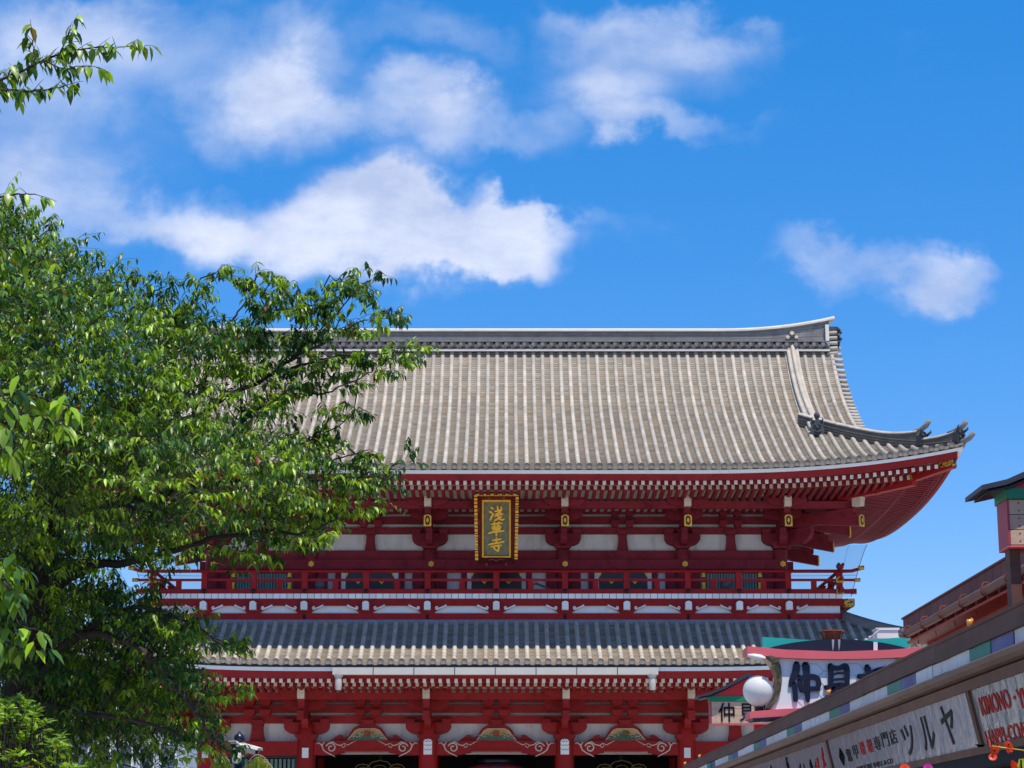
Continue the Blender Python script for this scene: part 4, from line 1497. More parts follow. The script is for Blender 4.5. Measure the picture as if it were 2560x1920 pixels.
for bi, (xa, xb) in enumerate(bays):
    x0, x1 = xa + .3, xb - .3
    xm, hw = (xa + xb) / 2, (xb - xa) / 2 - .3
    if bi in (1, 2, 3):
        ht = zA - zB
        n = 24
        top = []
        pl = []
        for k in range(n + 1):
            t = -1 + 2 * k / n
            pl.append((t * hw, zB + .085 * (1 if abs(t) < .48 else max(0.0, 1 - (abs(t) - .48) / .16)) ** 1.5))
        for k in range(n + 1):
            t = 1 - 2 * k / n
            pl.append((t * hw, zA - .07 * t * t))
        bm_ = part('rainbow_beam', MB().prism(pl, -.30, .32), 'red_beam', lower_wall, loc=(xm, 0, 0))
        ed = MB()
        ed.tube([(a, -.305, b + .02) for a, b in pl[7:n - 6]], .014, 4)
        part('beam_edge_line', ed, 'cream', bm_)
        ed = MB()
        ed.tube([(a * .9, -.303, b + .13) for a, b in pl[7:n - 6]], .012, 4)
        part('beam_edge_line', ed, 'red', bm_)
        for s in (-1, 1):
            v = MB()
            vine(v, -s, -.305)
            part('white_scrollwork', v, 'cream', bm_, loc=(s * (hw - .06), 0, (zA + zB) / 2 + .02))
        # frog-leg strut
        zf0, zf1 = zl(1851, -.2), zl(1809, -.2)
        hf = zf1 - zf0
        half = [(.26, zf1), (.33, zf0 + hf * .92), (.50, zf0 + hf * .76), (.62, zf0 + hf * .50), (.68, zf0 + hf * .28), (.85, zf0 + hf * .14), (.95, zf0 + hf * .20), (.92, zf0 + hf * .32), (1.02, zf0 + hf * .36), (1.16, zf0 + hf * .22), (1.32, zf0 + hf * .03), (1.36, zf0 - .02)]
        fl = part('frog_leg_strut', MB().prism([(-a, b) for a, b in half] + half[::-1], -.16, .17), 'red', lower_wall, loc=(xm, 0, 0))
        tr = lambda k: [(-.34 * k, zf0 + hf * (.66 if k == 1 else .62)), (-.46 * k, zf0 + hf * .5), (-.70 * k, zf0 + .015), (.70 * k, zf0 + .015), (.46 * k, zf0 + hf * .5), (.34 * k, zf0 + hf * (.66 if k == 1 else .62))]
        tr1 = [(-.30, zf0 + hf * .72), (-.44, zf0 + hf * .62), (-.74, zf0 + .01), (.74, zf0 + .01), (.44, zf0 + hf * .62), (.30, zf0 + hf * .72)]
        tr2 = [(a * .94, zf0 + (b - zf0) * .93 + .008) for a, b in tr1]
        cvp = part('carving', MB().prism(tr1, -.185, -.165, 0).prism(tr2, -.195, -.186, 1), ['carving_line', 'carving_yellow'], fl)
        rr_ = random.Random(bi)
        g_, l_, f_ = MB(), MB(), MB()
        for k in range(22):
            s = -1 if k % 2 else 1
            cx = s * rr_.uniform(.12, .60)
            cz = zf0 + hf * .10 + rr_.uniform(0, hf * .48) * (1 - abs(cx) / .85)
            r = rr_.uniform(.05, .08)
            g_.lathe([(.0, -.02), (r, -.01), (r * .6, .02), (0, .03)], (cx, -.2, cz), 7)
            sp_ = [(cx + math.cos(a) * r * (1 - a / 9), -.235, cz + math.sin(a) * r * (1 - a / 9)) for a in np.linspace(0, 5, 8)]
            l_.tube(sp_, .010, 4)
        g_.prism([(-.66, zf0 + .03), (.66, zf0 + .03), (.44, zf0 + hf * .36), (.15, zf0 + hf * .3), (-.15, zf0 + hf * .3), (-.44, zf0 + hf * .36)], -.205, -.197)
        for q in range(9):
            a = q * PI / 4
            rad = .10 if q < 8 else 0
            f_.lathe([(0, -.02), (.055, -.01), (.03, .02), (0, .03)], (math.cos(a) * rad, -.25, zf0 + hf * .40 + math.sin(a) * rad * .9), 7)
        part('carved_leaves', g_, 'carving_green', fl)
        part('carved_tendrils', l_, 'carving_line', fl)
        part('carved_flower', f_, 'carving_green' if bi == 3 else 'carving_red', fl)
    else:
        bm_ = part('tie_beam', MB().box(x0, x1, -.24, .32, zl(1889, -.25), zl(1853, -.25)), 'red_beam', lower_wall)
        zq0, zq1 = zl(1853, 0), zl(1808, 0)
        hq = zq1 - zq0
        part('bay_strut', MB().prism([(-.27, zq0), (.27, zq0), (.21, zq0 + hq * .5), (.2, zq0 + hq * .85), (.24, zq1), (-.24, zq1), (-.2, zq0 + hq * .85), (-.21, zq0 + hq * .5)], -.1, .2), 'red', lower_wall, loc=(xm, 0, 0))
        zw1, zw0 = zl(1889, -.1), zl(1985, -.1)
        fr = part('barred_window', MB().box(x0, x1, .2, .26, zw0, zw1), 'dark', lower_wall)
        part('window_frame', MB().box(x0 + .02, x1 - .02, -.02, .19, zw1 - .09, zw1 - .005).box(x0 + .02, x0 + .12, -.02, .19, zw0, zw1 - .092).box(x1 - .12, x1 - .02, -.02, .19, zw0, zw1 - .092), 'black', fr)
        nb2 = int((x1 - x0 - .3) / .155)
        for k in range(nb2 + 1):
            x = x0 + .18 + k * (x1 - x0 - .36) / nb2
            if k == 0:
                gb = MB().box(-.048, .048, .02, .1, zw0, zw1 - .12).mesh('window_bar', 'green_bar')
            link('window_bar', gb, fr, loc=(x, 0, 0))
        part('wall_panel', MB().box(x0, x1, -.05, .25, 0, zw0), 'plaster', lower_wall)
# white noses on the columns
zn0, zn1 = zl(1886, -.55), zl(1847, -.55)
hn = zn1 - zn0
pn = MB().prism([(-.15, zn0), (.15, zn0), (.15, zn1 - .06), (.08, zn1 - .01), (.03, zn1 - .04), (0, zn1 + .02), (-.03, zn1 - .04), (-.08, zn1 - .01), (-.15, zn1 - .06)], -.62, -.3)
for q in (.32, .60, .85):
    for s in (-1, 1):
        pn.tube([(s * .145, -.625, zn0 + hn * q + .02), (s * .06, -.632, zn0 + hn * q - .03), (0, -.635, zn0 + hn * q + .01)], .008, 4, 1)
pn = pn.mesh('carved_nose', ['white', 'flash'])
sq = MB().box(-.115, .115, -.52, -.3, zl(1894.5, -.5), zl(1869.5, -.5)).mesh('beam_nose', 'white')
for x in COLX:
    if abs(x) < 3:
        link('carved_nose', pn, lower_wall, loc=(x, 0, 0))
    else:
        link('beam_nose', sq, lower_wall, loc=(x, 0, 0))
# box gutter over the passage with funnels, hangers
yg = -OL - .02
gx0, gx1 = xl(832, 1678, yg), xl(1645, 1678, yg)
zg0, zg1 = zl(1687, yg), zl(1669.5, yg)
gut = part('box_gutter', MB().box(gx0, gx1, yg - .12, yg + .14, zg0, zg1), 'gutter', lo_root)
npan = 8
for k in range(1, npan):
    x = gx0 + (gx1 - gx0) * k / npan
    part('gutter_strap', MB().box(x - .012, x + .012, yg - .135, yg - .121, zg0 - .03, zg1 + .03), 'oni', gut)
for x in (gx0 + .2, gx1 - .2):
    f = MB().lathe([(.10, -.52), (.12, -.35), (.12, -.15), (.10, -.10), (.15, -.06), (.16, 0), (.16, .02)], (x, yg, zg0), 12)
    part('rain_funnel', f, 'gutter', gut)

# ================================================================== plaque
ypl = -2.75
pc = wpt(1241, 1325, D + ypl)
plaque = thing('temple_plaque', 'tall temple name plaque with gold characters on olive green, hanging under the upper eaves', 'plaque', (pc.x, pc.y, pc.z), (R(9), 0, 0))
hW = (1293 - 1187) / 2 / 5200 * 74.3
hH = (1411 - 1238) / 2 / 5200 * 75.6
M['plq'] = material('plaque_green_paint', (.18, .175, .085), .55, .2, 5.0, dirt=((.05, .06, .035), 4, .5, .8))
M['plqr'] = material('plaque_red_lacquer', (.11, .012, .014), .35, .15, 5.0)
bk = part('back_board', MB().box(-hW * .62, hW * .62, 0, .08, -hH * .72, hH * .80), 'plq', plaque)
fr = MB()
inn = [(-hW * .64, hH * .83), (hW * .64, hH * .83), (hW * .66, -hH * .75), (-hW * .66, -hH * .75)]
outr = [(-hW * .98, hH), (hW * .98, hH), (hW * .92, -hH * .98), (-hW * .92, -hH * .98)]
mid = [(a * .80, b * .9) for a, b in outr]
for k in range(4):
    k2 = (k + 1) % 4
    i0, i1, o0, o1 = inn[k], inn[k2], outr[k], outr[k2]
    fr.add([(i0[0], -.02, i0[1]), (i1[0], -.02, i1[1]), (o1[0], -.30, o1[1]), (o0[0], -.30, o0[1]),
            (o1[0], -.22, o1[1] * 1.01), (o0[0], -.22, o0[1] * 1.01), (i1[0], .08, i1[1]), (i0[0], .08, i0[1])],
           [(0, 1, 2, 3), (3, 2, 4, 5), (5, 4, 6, 7)])
part('frame', fr, 'plqr', plaque)
gi = MB()
for (x0, x1, z0, z1) in ((-hW * .68, hW * .68, hH * .80, hH * .86), (-hW * .68, -hW * .60, -hH * .78, hH * .80), (hW * .60, hW * .68, -hH * .78, hH * .80), (-hW * .60, hW * .60, -hH * .78, -hH * .74)):
    gi.box(x0, x1, -.06, .02, z0, z1)
part('inner_gilt_frame', gi, 'gold', plaque)
lob = MB()
rr_ = random.Random(5)
for s in (-1, 1):
    z = hH
    k = 0
    while z > -hH * .80:
        lh = rr_.uniform(.055, .13)
        xx = s * (hW * .98 - (hH - z) / (2 * hH) * hW * .06)
        lob.box(xx - .055, xx + .055, -.35, -.25, z - lh + .02, z)
        z -= lh + .015
        k += 1
x = -hW * .98
while x < hW * .93:
    lw = rr_.uniform(.1, .26)
    lob.box(x, min(x + lw, hW * .98) - .02, -.352, -.252, hH - .045, hH + .05 - abs(x) * .02)
    x += lw
part('gilt_edge', lob, 'gold', plaque)
bd = MB()
for s in (-1, 1):
    for z in (.55, .18, -.22, -.55):
        for e in (0, .07):
            bd.lathe([(0, -.02), (.02, 0), (0, .02)], (s * (hW * .83), -.17, z * hH + e), 6)
    bd.lathe([(0, -.02), (.03, 0), (0, .02)], (s * hW * .35, -.14, hH * .91), 6)
part('gilt_bead', bd, 'gold', plaque, kind='stuff')
car = MB()
car.tube([(-hW * .4, -.2, -hH * .86), (-hW * .15, -.24, -hH * .82), (0, -.25, -hH * .88), (hW * .15, -.24, -hH * .82), (hW * .4, -.2, -hH * .86)], .05, 6)
for s in (-1, 1):
    car.lathe([(0, -.09), (.09, 0), (0, .09)], (s * hW * .46, -.22, -hH * .97), 8)
part('carved_foot', car, 'plqr', plaque)
# ================================================================== lanterns in the passage
M['bronze'] = material('dull_bronze', (.20, .13, .035), .5, .3, 6.0, metal=.5)
M['paper'] = material('lantern_paper', (.16, .012, .02), .6, .2, 2.0)
lz = zl(1912, 1.2)
pl_ = xl(1240, 1915, 1.2) + XC
lantern = thing('paper_lantern', 'huge dark red paper lantern hanging in the central passage of the gate', 'lantern', (pl_, D + 1.2, lz - 3.3))
prf = [(1.0, 0), (1.25, .12)]
for k in range(25):
    t = k / 24
    r = 1.05 + .35 * math.sin(PI * t)
    prf += [(r, .2 + 2.9 * t), (r + .03, .2 + 2.9 * t + .06)]
prf += [(.95, 3.25), (.6, 3.36)]
part('shade', MB().lathe(prf, seg=32), 'paper', lantern)
part('top_ring', MB().lathe([(.70, 3.3), (.78, 3.34), (.78, 3.5), (.6, 3.56), (.1, 3.6)], seg=24), 'black', lantern)
me = fitted_text('小', 1.7, 1.7, 'black', .06, .03)
link('lettering', me, lantern, loc=(0, -1.42, 2.35), rot=(PI / 2 - .12, 0, 0))
for k, px in enumerate((952, 1552)):
    p = wpt(px, 1925, D + .6)
    ln = thing('hanging_bronze_lantern', ('black and gold metal lantern hanging in the passage left of the central paper lantern', 'black and gold metal lantern hanging in the passage right of the central paper lantern')[k], 'lantern', (p.x, p.y, p.z - 2.0), group='metal lanterns in the gate passages')
    part('body', MB().lathe([(.5, 0), (.62, .1), (.62, 1.7), (.75, 1.85)], seg=8), 'black', ln)
    rf = MB()
    for q in (-1, 0, 1):
        c = q * .62
        w_ = .44 if q == 0 else .28
        hh = .34 if q == 0 else .22
        for dy, gold in ((0, 0),):
            out_ = []
            for a in range(13):
                th = PI * a / 12
                rr = 1 + .12 * abs(math.sin(5 * th))
                out_.append((c + math.cos(th) * w_ * rr, 0, 1.95 + math.sin(th) * hh * rr))
            rf.tube(out_, .016, 5)
            rf.tube([(c + (p_[0] - c) * .55, 0, 1.95 + (p_[2] - 1.95) * .55) for p_ in out_], .013, 5)
    part('openwork_crown', rf, 'bronze', ln, loc=(0, -.6, 0))
    part('roof', MB().lathe([(.95, 1.85), (.8, 1.95), (.4, 2.15), (.08, 2.25), (.08, 2.5)], seg=8), 'black', ln)

# ================================================================== bird netting by the upper corners
M['net'] = bpy.data.materials.new('bird_net_mesh')
M['net'].use_nodes = True
_n, _l = M['net'].node_tree.nodes, M['net'].node_tree.links
_b = _n['Principled BSDF']
_b.inputs['Base Color'].default_value = (.55, .75, .9, 1)
_t = _n.new('ShaderNodeBsdfTransparent'); _m = _n.new('ShaderNodeMixShader')
_m.inputs[0].default_value = .24
_l.new(_t.outputs[0], _m.inputs[1]); _l.new(_b.outputs[0], _m.inputs[2]); _l.new(_m.outputs[0], _n['Material Output'].inputs[0])
for s in (-1, 1):
    yn_ = 9.2
    vs = []
    edge = []
    for i in range(13):
        t = i / 12
        py_ = 1362 + (1492 - 1362) * t
        xr_ = abs(xl(2168 - 40 * t ** .8, py_, yn_))
        z = zl(py_, yn_)
        edge.append((s * xr_, yn_, z))
        for j in range(7):
            q = j / 6
            vs.append((s * (xr_ * (1 - q) + 10.2 * q), yn_ + .25 * math.sin(PI * q), z))
    mb = MB()
    mb.add(vs, [(i * 7 + j, (i + 1) * 7 + j, (i + 1) * 7 + j + 1, i * 7 + j + 1) for i in range(12) for j in range(6)], 0, True)
    net = part('bird_net', mb, 'net', gate)
    part('net_cord', MB().tube(edge, .012, 4), 'flash', net)
    part('net_cord', MB().tube([(s * (abs(p[0]) - .75 + .02 * i), yn_ - .02, p[2]) for i, p in enumerate(edge)], .005, 4), 'flash', net)
    part('net_cord', MB().tube([vs[7 * 7 + j] for j in range(7)], .008, 4), 'flash', net)
# ================================================================== TREES
LEAF_T = [(0.0, 0.0, 0.0), (.30, .19, .035), (.68, .155, .03), (1.0, 0.0, -.02)]
tr = np.random.default_rng(11)


def leaf_vertices(P, Dv, Nv, L, W):
    """P base, Dv pointing to the tip, Nv upper side; arrays of n; returns n x 8 x 3"""
    Sv = np.cross(Dv, Nv)
    Sv /= np.linalg.norm(Sv, axis=1, keepdims=True) + 1e-9
    Nn = np.cross(Sv, Dv)
    out = np.empty((len(P), 8, 3))

    def pt(t, s, z):
        bend = -.26 * t * t
        return P + Dv * (L * t)[:, None] + Sv * (W * s)[:, None] + Nn * (L * (z + bend))[:, None]
    one = np.ones(len(P))
    out[:, 0] = pt(0 * one, 0 * one, 0 * one)
    out[:, 1] = pt(.28 * one, -.95 * one, .03 * one)
    out[:, 2] = pt(.30 * one, 0 * one, -.02 * one)
    out[:, 3] = pt(.28 * one, .95 * one, .03 * one)
    out[:, 4] = pt(.66 * one, -.80 * one, .02 * one)
    out[:, 5] = pt(.68 * one, 0 * one, -.03 * one)
    out[:, 6] = pt(.66 * one, .80 * one, .02 * one)
    out[:, 7] = pt(1.08 * one, 0 * one, -.05 * one)
    return out


LF = np.array([(0, 1, 2), (0, 2, 3), (1, 4, 5), (1, 5, 2), (2, 5, 6), (2, 6, 3), (4, 7, 5), (5, 7, 6)])


def leaf_mesh(name, V, tones, mat='leaf'):
    n = len(V)
    me = bpy.data.meshes.new(name)
    me.vertices.add(n * 8)
    me.vertices.foreach_set('co', V.reshape(-1).astype(np.float32))
    F = (LF[None] + (np.arange(n) * 8)[:, None, None]).reshape(-1, 3)
    me.loops.add(len(F) * 3)
    me.loops.foreach_set('vertex_index', F.reshape(-1).astype(np.int32))
    me.polygons.add(len(F))
    me.polygons.foreach_set('loop_start', np.arange(0, len(F) * 3, 3, dtype=np.int32))
    me.polygons.foreach_set('use_smooth', np.ones(len(F), dtype=bool))
    me.materials.append(M[mat])
    me.update(calc_edges=True)
    ca = me.color_attributes.new('tone', 'FLOAT_COLOR', 'POINT')
    col = np.ones((n, 8, 4), dtype=np.float32)
    col[:, :, :3] = tones[:, None, :]
    ca.data.foreach_set('color', col.reshape(-1))
    return me


def norm(a):
    return a / (np.linalg.norm(a, axis=-1, keepdims=True) + 1e-9)


def leaf_tones(n, young):
    """young 0..1 per leaf"""
    base = np.array([.028, .098, .012])
    yng = np.array([.24, .40, .014])
    dark = np.array([.011, .046, .016])
    r = tr.random(n)
    c = base[None] * (1 - young[:, None]) + yng[None] * young[:, None]
    k = (r < .35)
    c[k] = c[k] * .5 + dark * .5
    bl = tr.random(n) < .010
    c[bl] = np.array([.28, .17, .02])
    rd = tr.random(n) < .0025
    c[rd] = np.array([.25, .06, .02])
    return c * tr.uniform(.75, 1.25, n)[:, None]


def shoots(origins, dirs, lens, nl, leaf_len, droop=(.12, .95)):
    """leaves and stems for many shoots at once"""
    P, Dv, Nv, L, yg, stems = [], [], [], [], [], []
    for o, d, ln, k in zip(origins, dirs, lens, nl):
        d = d / np.linalg.norm(d)
        side = np.cross(d, np.array([0, 0, 1.0])); side /= np.linalg.norm(side) + 1e-9
        tip = o + d * ln + np.array([0, 0, -.18 * ln])
        stems.append((o, o + d * ln * .5 + np.array([0, 0, .02]), tip))
        for i in range(k):
            t = .25 + .80 * (i + .6) / k
            a = o + d * ln * t + np.array([0, 0, -.18 * ln * t * t])
            s = 1 if i % 2 else -1
            out = side * s * tr.uniform(.1, 1.0) + d * tr.uniform(-.35, 1.0) + tr.normal(0, .2, 3)
            out[2] = 0
            dr = tr.uniform(*droop)
            dv = out / (np.linalg.norm(out) + 1e-9) * (1.0 - dr * .38) + np.array([0, 0, -dr])
            dv /= np.linalg.norm(dv)
            up_ = np.array([0, 0, 1.0]) + out * .7 + tr.normal(0, .2, 3)
            nv = up_ - dv * dv.dot(up_)
            P.append(a); Dv.append(dv); Nv.append(nv / (np.linalg.norm(nv) + 1e-9))
            L.append(leaf_len * tr.uniform(.62, 1.2) * (1 - .25 * t * t)); yg.append(t)
    return [np.array(x) for x in (P, Dv, Nv, L, yg)], stems


def stem_tubes(mb, stems, r0):
    for a, b, c in stems:
        mb.tube([a, b, c], [r0, r0 * .75, r0 * .4], 3, smooth=False, caps=False)


def limb(pts, r0, r1, wob=.05, n=5, sd=0):
    """smoothed wandering limb from (px, py, Y) way points"""
    rr = random.Random(sd)
    W = [wpt(*p) for p in pts]
    out = []
    for i in range(len(W) - 1):
        p0, p1, p2, p3 = W[max(i - 1, 0)], W[i], W[i + 1], W[min(i + 2, len(W) - 1)]
        for k in range(n):
            t = k / n
            q = .5 * ((2 * p1) + (p2 - p0) * t + (2 * p0 - 5 * p1 + 4 * p2 - p3) * t * t + (-p0 + 3 * p1 - 3 * p2 + p3) * t ** 3)
            out.append(q + Vector([rr.uniform(-wob, wob) * .4 for _ in range(3)]))
    out.append(W[-1])
    rad = [r0 + (r1 - r0) * (i / (len(out) - 1)) ** .8 for i in range(len(out))]
    return out, rad


# ---------------------------------------------------------------- main cherry
base = wpt(40, 2000, 21.5)
tree = thing('cherry_tree', 'large leafy green cherry tree with dark limbs standing left of the temple gate', 'tree', (base.x, 21.5, 0), group='cherry trees beside the approach')
off = Vector((base.x, 21.5, 0))
tw = [(40, 2330, 21.5), (45, 1950, 21.5), (75, 1600, 21.4), (115, 1300, 21.3), (175, 1120, 21.3)]
LIMBS = [
    (tw, .27, .17),
    ([(175, 1120, 21.3), (215, 1060, 21.2), (262, 1020, 21.1), (330, 1012, 21.0), (430, 985, 21)], .16, .05),
    ([(130, 1250, 21.3), (205, 1170, 20.9), (265, 1115, 20.5), (308, 1092, 20.3)], .15, .11),
    ([(308, 1092, 20.3), (420, 1110, 20.6), (500, 1040, 20.8), (570, 990, 20.8), (668, 942, 20.6), (724, 900, 20.4), (773, 851, 20.4), (815, 812, 20.3), (900, 720, 20.3)], .07, .008),
    ([(440, 1105, 20.7), (520, 1110, 20.8), (570, 1092, 20.6), (629, 1032, 20.4), (696, 1001, 20.4), (766, 987, 20.3), (829, 977, 20.2), (930, 930, 20.2)], .055, .008),
    ([(470, 1075, 20.8), (498, 990, 21), (521, 910, 21.1), (552, 865, 21.1), (573, 819, 21), (610, 760, 21), (660, 700, 21)], .05, .007),
    ([(552, 865, 21.1), (560, 800, 21.3), (600, 950, 21.4)], .02, .01),
    ([(605, 1110, 20.8), (604, 980, 21), (603, 880, 21.2), (600, 830, 21.3)], .022, .012),
    ([(60, 1750, 21.5), (180, 1600, 21), (300, 1600, 20.6), (399, 1668, 20.3), (450, 1730, 20.2), (492, 1781, 20.1), (541, 1854, 20.0), (580, 1880, 20.0)], .10, .010),
    ([(90, 1500, 21.4), (220, 1420, 21), (360, 1400, 20.8), (480, 1360, 20.6), (620, 1330, 20.4), (760, 1330, 20.2), (860, 1290, 20)], .10, .008),
    ([(115, 1300, 21.3), (300, 1260, 20.9), (480, 1220, 20.6), (640, 1200, 20.4), (800, 1200, 20.2), (980, 1190, 20)], .09, .007),
    ([(300, 1260, 20.9), (400, 1290, 20.2), (470, 1330, 19.9)], .04, .01),
    ([(175, 1120, 21.3), (150, 1000, 21.4), (140, 860, 21.5), (150, 740, 21.6), (160, 640, 21.7), (130, 580, 21.7)], .12, .008),
    ([(150, 900, 21.5), (230, 820, 21.4), (290, 740, 21.4), (320, 700, 21.4)], .045, .007),
    ([(160, 900, 21.5), (60, 800, 21.6), (20, 700, 21.7), (0, 600, 21.8)], .05, .01),
    ([(430, 985, 21), (440, 880, 21.2), (420, 790, 21.3), (400, 720, 21.4)], .035, .005),
    ([(430, 985, 21), (470, 900, 21.2), (470, 800, 21.3), (500, 730, 21.3)], .03, .005),
    ([(640, 1150, 20.6), (720, 1120, 20.4), (800, 1090, 20.2), (880, 1040, 20.1)], .03, .006),
    ([(640, 1200, 20.4), (740, 1180, 20.2), (840, 1150, 20.1), (920, 1125, 20)], .03, .006),
    ([(180, 1600, 21), (320, 1520, 20.6), (440, 1540, 20.3), (540, 1600, 20.1), (605, 1645, 20)], .05, .006),
    ([(60, 1750, 21.5), (200, 1780, 21), (330, 1800, 20.6), (430, 1830, 20.4), (500, 1880, 20.2)], .07, .008),
    ([(668, 942, 20.6), (800, 900, 20.4), (930, 885, 20.2), (1040, 880, 20.1)], .025, .005),
    ([(724, 900, 20.4), (820, 850, 20.3), (900, 805, 20.2), (985, 795, 20.1)], .022, .005),
]
lb = MB()
nodes = []
trunk_mb = MB()
for i, (pts, r0, r1) in enumerate(LIMBS):
    if i > 2:
        r0 *= .62
        r1 *= .7
    P_, Rr = limb(pts, r0, r1, wob=.05 if r0 > .05 else .03, n=6, sd=i)
    P_ = [p - off for p in P_]
    mbx = trunk_mb if i == 0 else MB()
    mbx.tube(P_, Rr, 9 if r0 > .08 else 6)
    part('trunk' if i == 0 else 'limb', mbx, 'bark', tree)
    for p, r in zip(P_, Rr):
        if r < .15:
            nodes.append((p + off, r))
NP = np.array([n_[0] for n_ in nodes])

rows_y = [545, 600, 640, 690, 740, 780, 830, 870, 900, 960, 1000, 1040, 1080, 1120, 1160, 1200, 1240, 1290, 1340, 1380, 1420, 1450, 1500, 1540, 1580, 1620, 1660, 1700, 1740, 1780, 1830, 1880, 1960]
rows_x = [-60, 40, 110, 220, 290, 330, 500, 590, 640, 640, 650, 650, 640, 720, 830, 900, 870, 820, 740, 660, 570, 490, 390, 400, 470, 500, 450, 440, 470, 470, 450, 440, 430]
clusters = []
tries = 0
while len(clusters) < 760 and tries < 60000:
    tries += 1
    py = tr.uniform(560, 1960)
    xm = np.interp(py, rows_y, rows_x)
    px = tr.uniform(float(np.interp(py, [560, 900, 1300, 1900], [-120, -380, -450, -350])), xm - 30)
    edge = min(1.0, (xm - px) / 320.0)
    dep = 21.0 + tr.uniform(-1, 1) * (.35 + 1.7 * edge) + edge * float(np.interp(py, [600, 1250, 1450, 1900], [-2.0, -1.8, 1.1, 2.0]))
    if px > 480 and py < 1120:
        if tr.random() < .35:
            continue
    if ((px - 285) / 135) ** 2 + ((py - 1462) / 42) ** 2 < 1 or ((px - 420) / 60) ** 2 + ((py - 1440) / 40) ** 2 < 1:
        continue
    if py > 1780 and px > 250 and tr.random() < .2:
        continue
    w = wpt(px, py, dep)
    nz = noise.noise(Vector((w.x * 1.15, w.y * .8, w.z * 1.15)))
    if nz < -.26 and tr.random() < .85:
        continue
    p = np.array(w)
    if clusters and np.min(np.linalg.norm(np.array([c[0] for c in clusters]) - p, axis=1)) < .17:
        continue
    clusters.append((p, tr.uniform(.24, .42), int(tr.integers(10, 15))))
for i in range(300):      # the shaded depth of the crown
    py = tr.uniform(1020, 1850)
    px = tr.uniform(-200, min(430, np.interp(py, rows_y, rows_x) - 150))
    if ((px - 300) / 150) ** 2 + ((py - 1462) / 50) ** 2 < 1:
        continue
    clusters.append((np.array(wpt(px, py, tr.uniform(22.3, 25.0))), tr.uniform(.26, .40), 8))
SPRAYS = [
    [(560, 960), (600, 860), (640, 780), (660, 720), (690, 700)], [(600, 900), (700, 820), (800, 760), (880, 720), (945, 690)],
    [(700, 880), (800, 830), (900, 800), (985, 795)], [(650, 960), (760, 920), (880, 890), (980, 882), (1045, 880)],
    [(700, 1000), (800, 960), (900, 950), (960, 930)], [(560, 1060), (640, 1040), (700, 1000)], [(700, 1120), (800, 1090), (870, 1045), (900, 1035)],
    [(760, 1180), (860, 1150), (915, 1130)], [(800, 1230), (920, 1200), (1015, 1190)], [(780, 1290), (860, 1290), (925, 1262)],
    [(430, 780), (480, 730), (500, 705)], [(370, 790), (400, 740), (395, 700)], [(360, 1570), (440, 1560), (520, 1600), (600, 1640)],
    [(399, 1668), (450, 1730), (492, 1781), (541, 1854)], [(470, 1730), (560, 1745), (590, 1738)], [(640, 1340), (720, 1370), (800, 1340)],
    [(560, 1400), (650, 1400), (680, 1390)], [(500, 700), (560, 700), (650, 705)], [(220, 740), (290, 710), (330, 715)], [(100, 620), (115, 580), (118, 570)],
    [(0, 560), (40, 560), (60, 548)], [(430, 1850), (500, 1870), (560, 1900)], [(620, 860), (640, 800), (700, 780), (790, 790)], [(620, 1150), (690, 1230), (760, 1310)],
    [(850, 700), (900, 740), (930, 760)], [(700, 760), (740, 745), (800, 735)]]
for sp in SPRAYS:
    for i in range(len(sp) - 1):
        a, b = sp[i], sp[i + 1]
        n_ = max(1, int(math.hypot(b[0] - a[0], b[1] - a[1]) / 26))
        for k in range(n_):
            t = (k + .5) / n_
            p = np.array(wpt(a[0] + (b[0] - a[0]) * t + tr.normal(0, 9), a[1] + (b[1] - a[1]) * t + tr.normal(0, 11), 20.4 + tr.normal(0, .28)))
            clusters.append((p, tr.uniform(.08, .16), int(tr.integers(4, 8))))
twigs = MB()
SO, SD, SL_, SN, SY = [], [], [], [], []
dist0 = [float(np.min(np.linalg.norm(NP - c[0], axis=1))) for c in clusters]
clusters = [clusters[i] for i in np.argsort(dist0)]
joint = NP.copy()
for (p, rad, ns) in clusters:
    j = int(np.argmin(np.linalg.norm(joint - p, axis=1)))
    q = joint[j].copy()
    joint = np.vstack([joint, p[None]])
    mid = (p + q) / 2 + tr.normal(0, .05, 3) + np.array([0, 0, .06])
    L_ = np.linalg.norm(p - q)
    twigs.tube([Vector(q) - off, Vector(mid) - off, Vector(p) - off], [min(.012, .006 + .008 * L_), .008, .005], 4, smooth=False, caps=False)
    outd = p - np.array([base.x + .6, 21.2, p[2] - 1.2])
    outd /= np.linalg.norm(outd)
    cyoung = tr.uniform(-.6, .72)
    for k in range(ns):
        d = tr.normal(0, 1, 3)
        d /= np.linalg.norm(d)
        d = d * np.array([.9, .9, .42]) + outd * .5 + np.array([.12, -.15, .10])
        d /= np.linalg.norm(d)
        SO.append(p + d * rad * tr.uniform(.0, .8))
        SD.append(d)
        SL_.append(rad * tr.uniform(.7, 1.25) + .08)
        SN.append(int(tr.integers(7, 12)))
        SY.append(cyoung + tr.normal(0, .12))
(P, Dv, Nv, L, yg), stems = shoots(SO, SD, SL_, SN, .100)
stem_tubes(twigs, [(Vector(a) - off, Vector(b) - off, Vector(c) - off) for a, b, c in stems], .0035)
part('twigs', twigs, 'bark', tree, kind='stuff')
V = leaf_vertices(P, Dv, Nv, L, L * .195)
cy = np.repeat(np.array(SY), SN)
tones = leaf_tones(len(P), np.clip(yg * .65 + cy + tr.normal(0, .15, len(P)), 0, 1.1) ** 1.4)
Vl = V - np.array(off)[None, None, :]
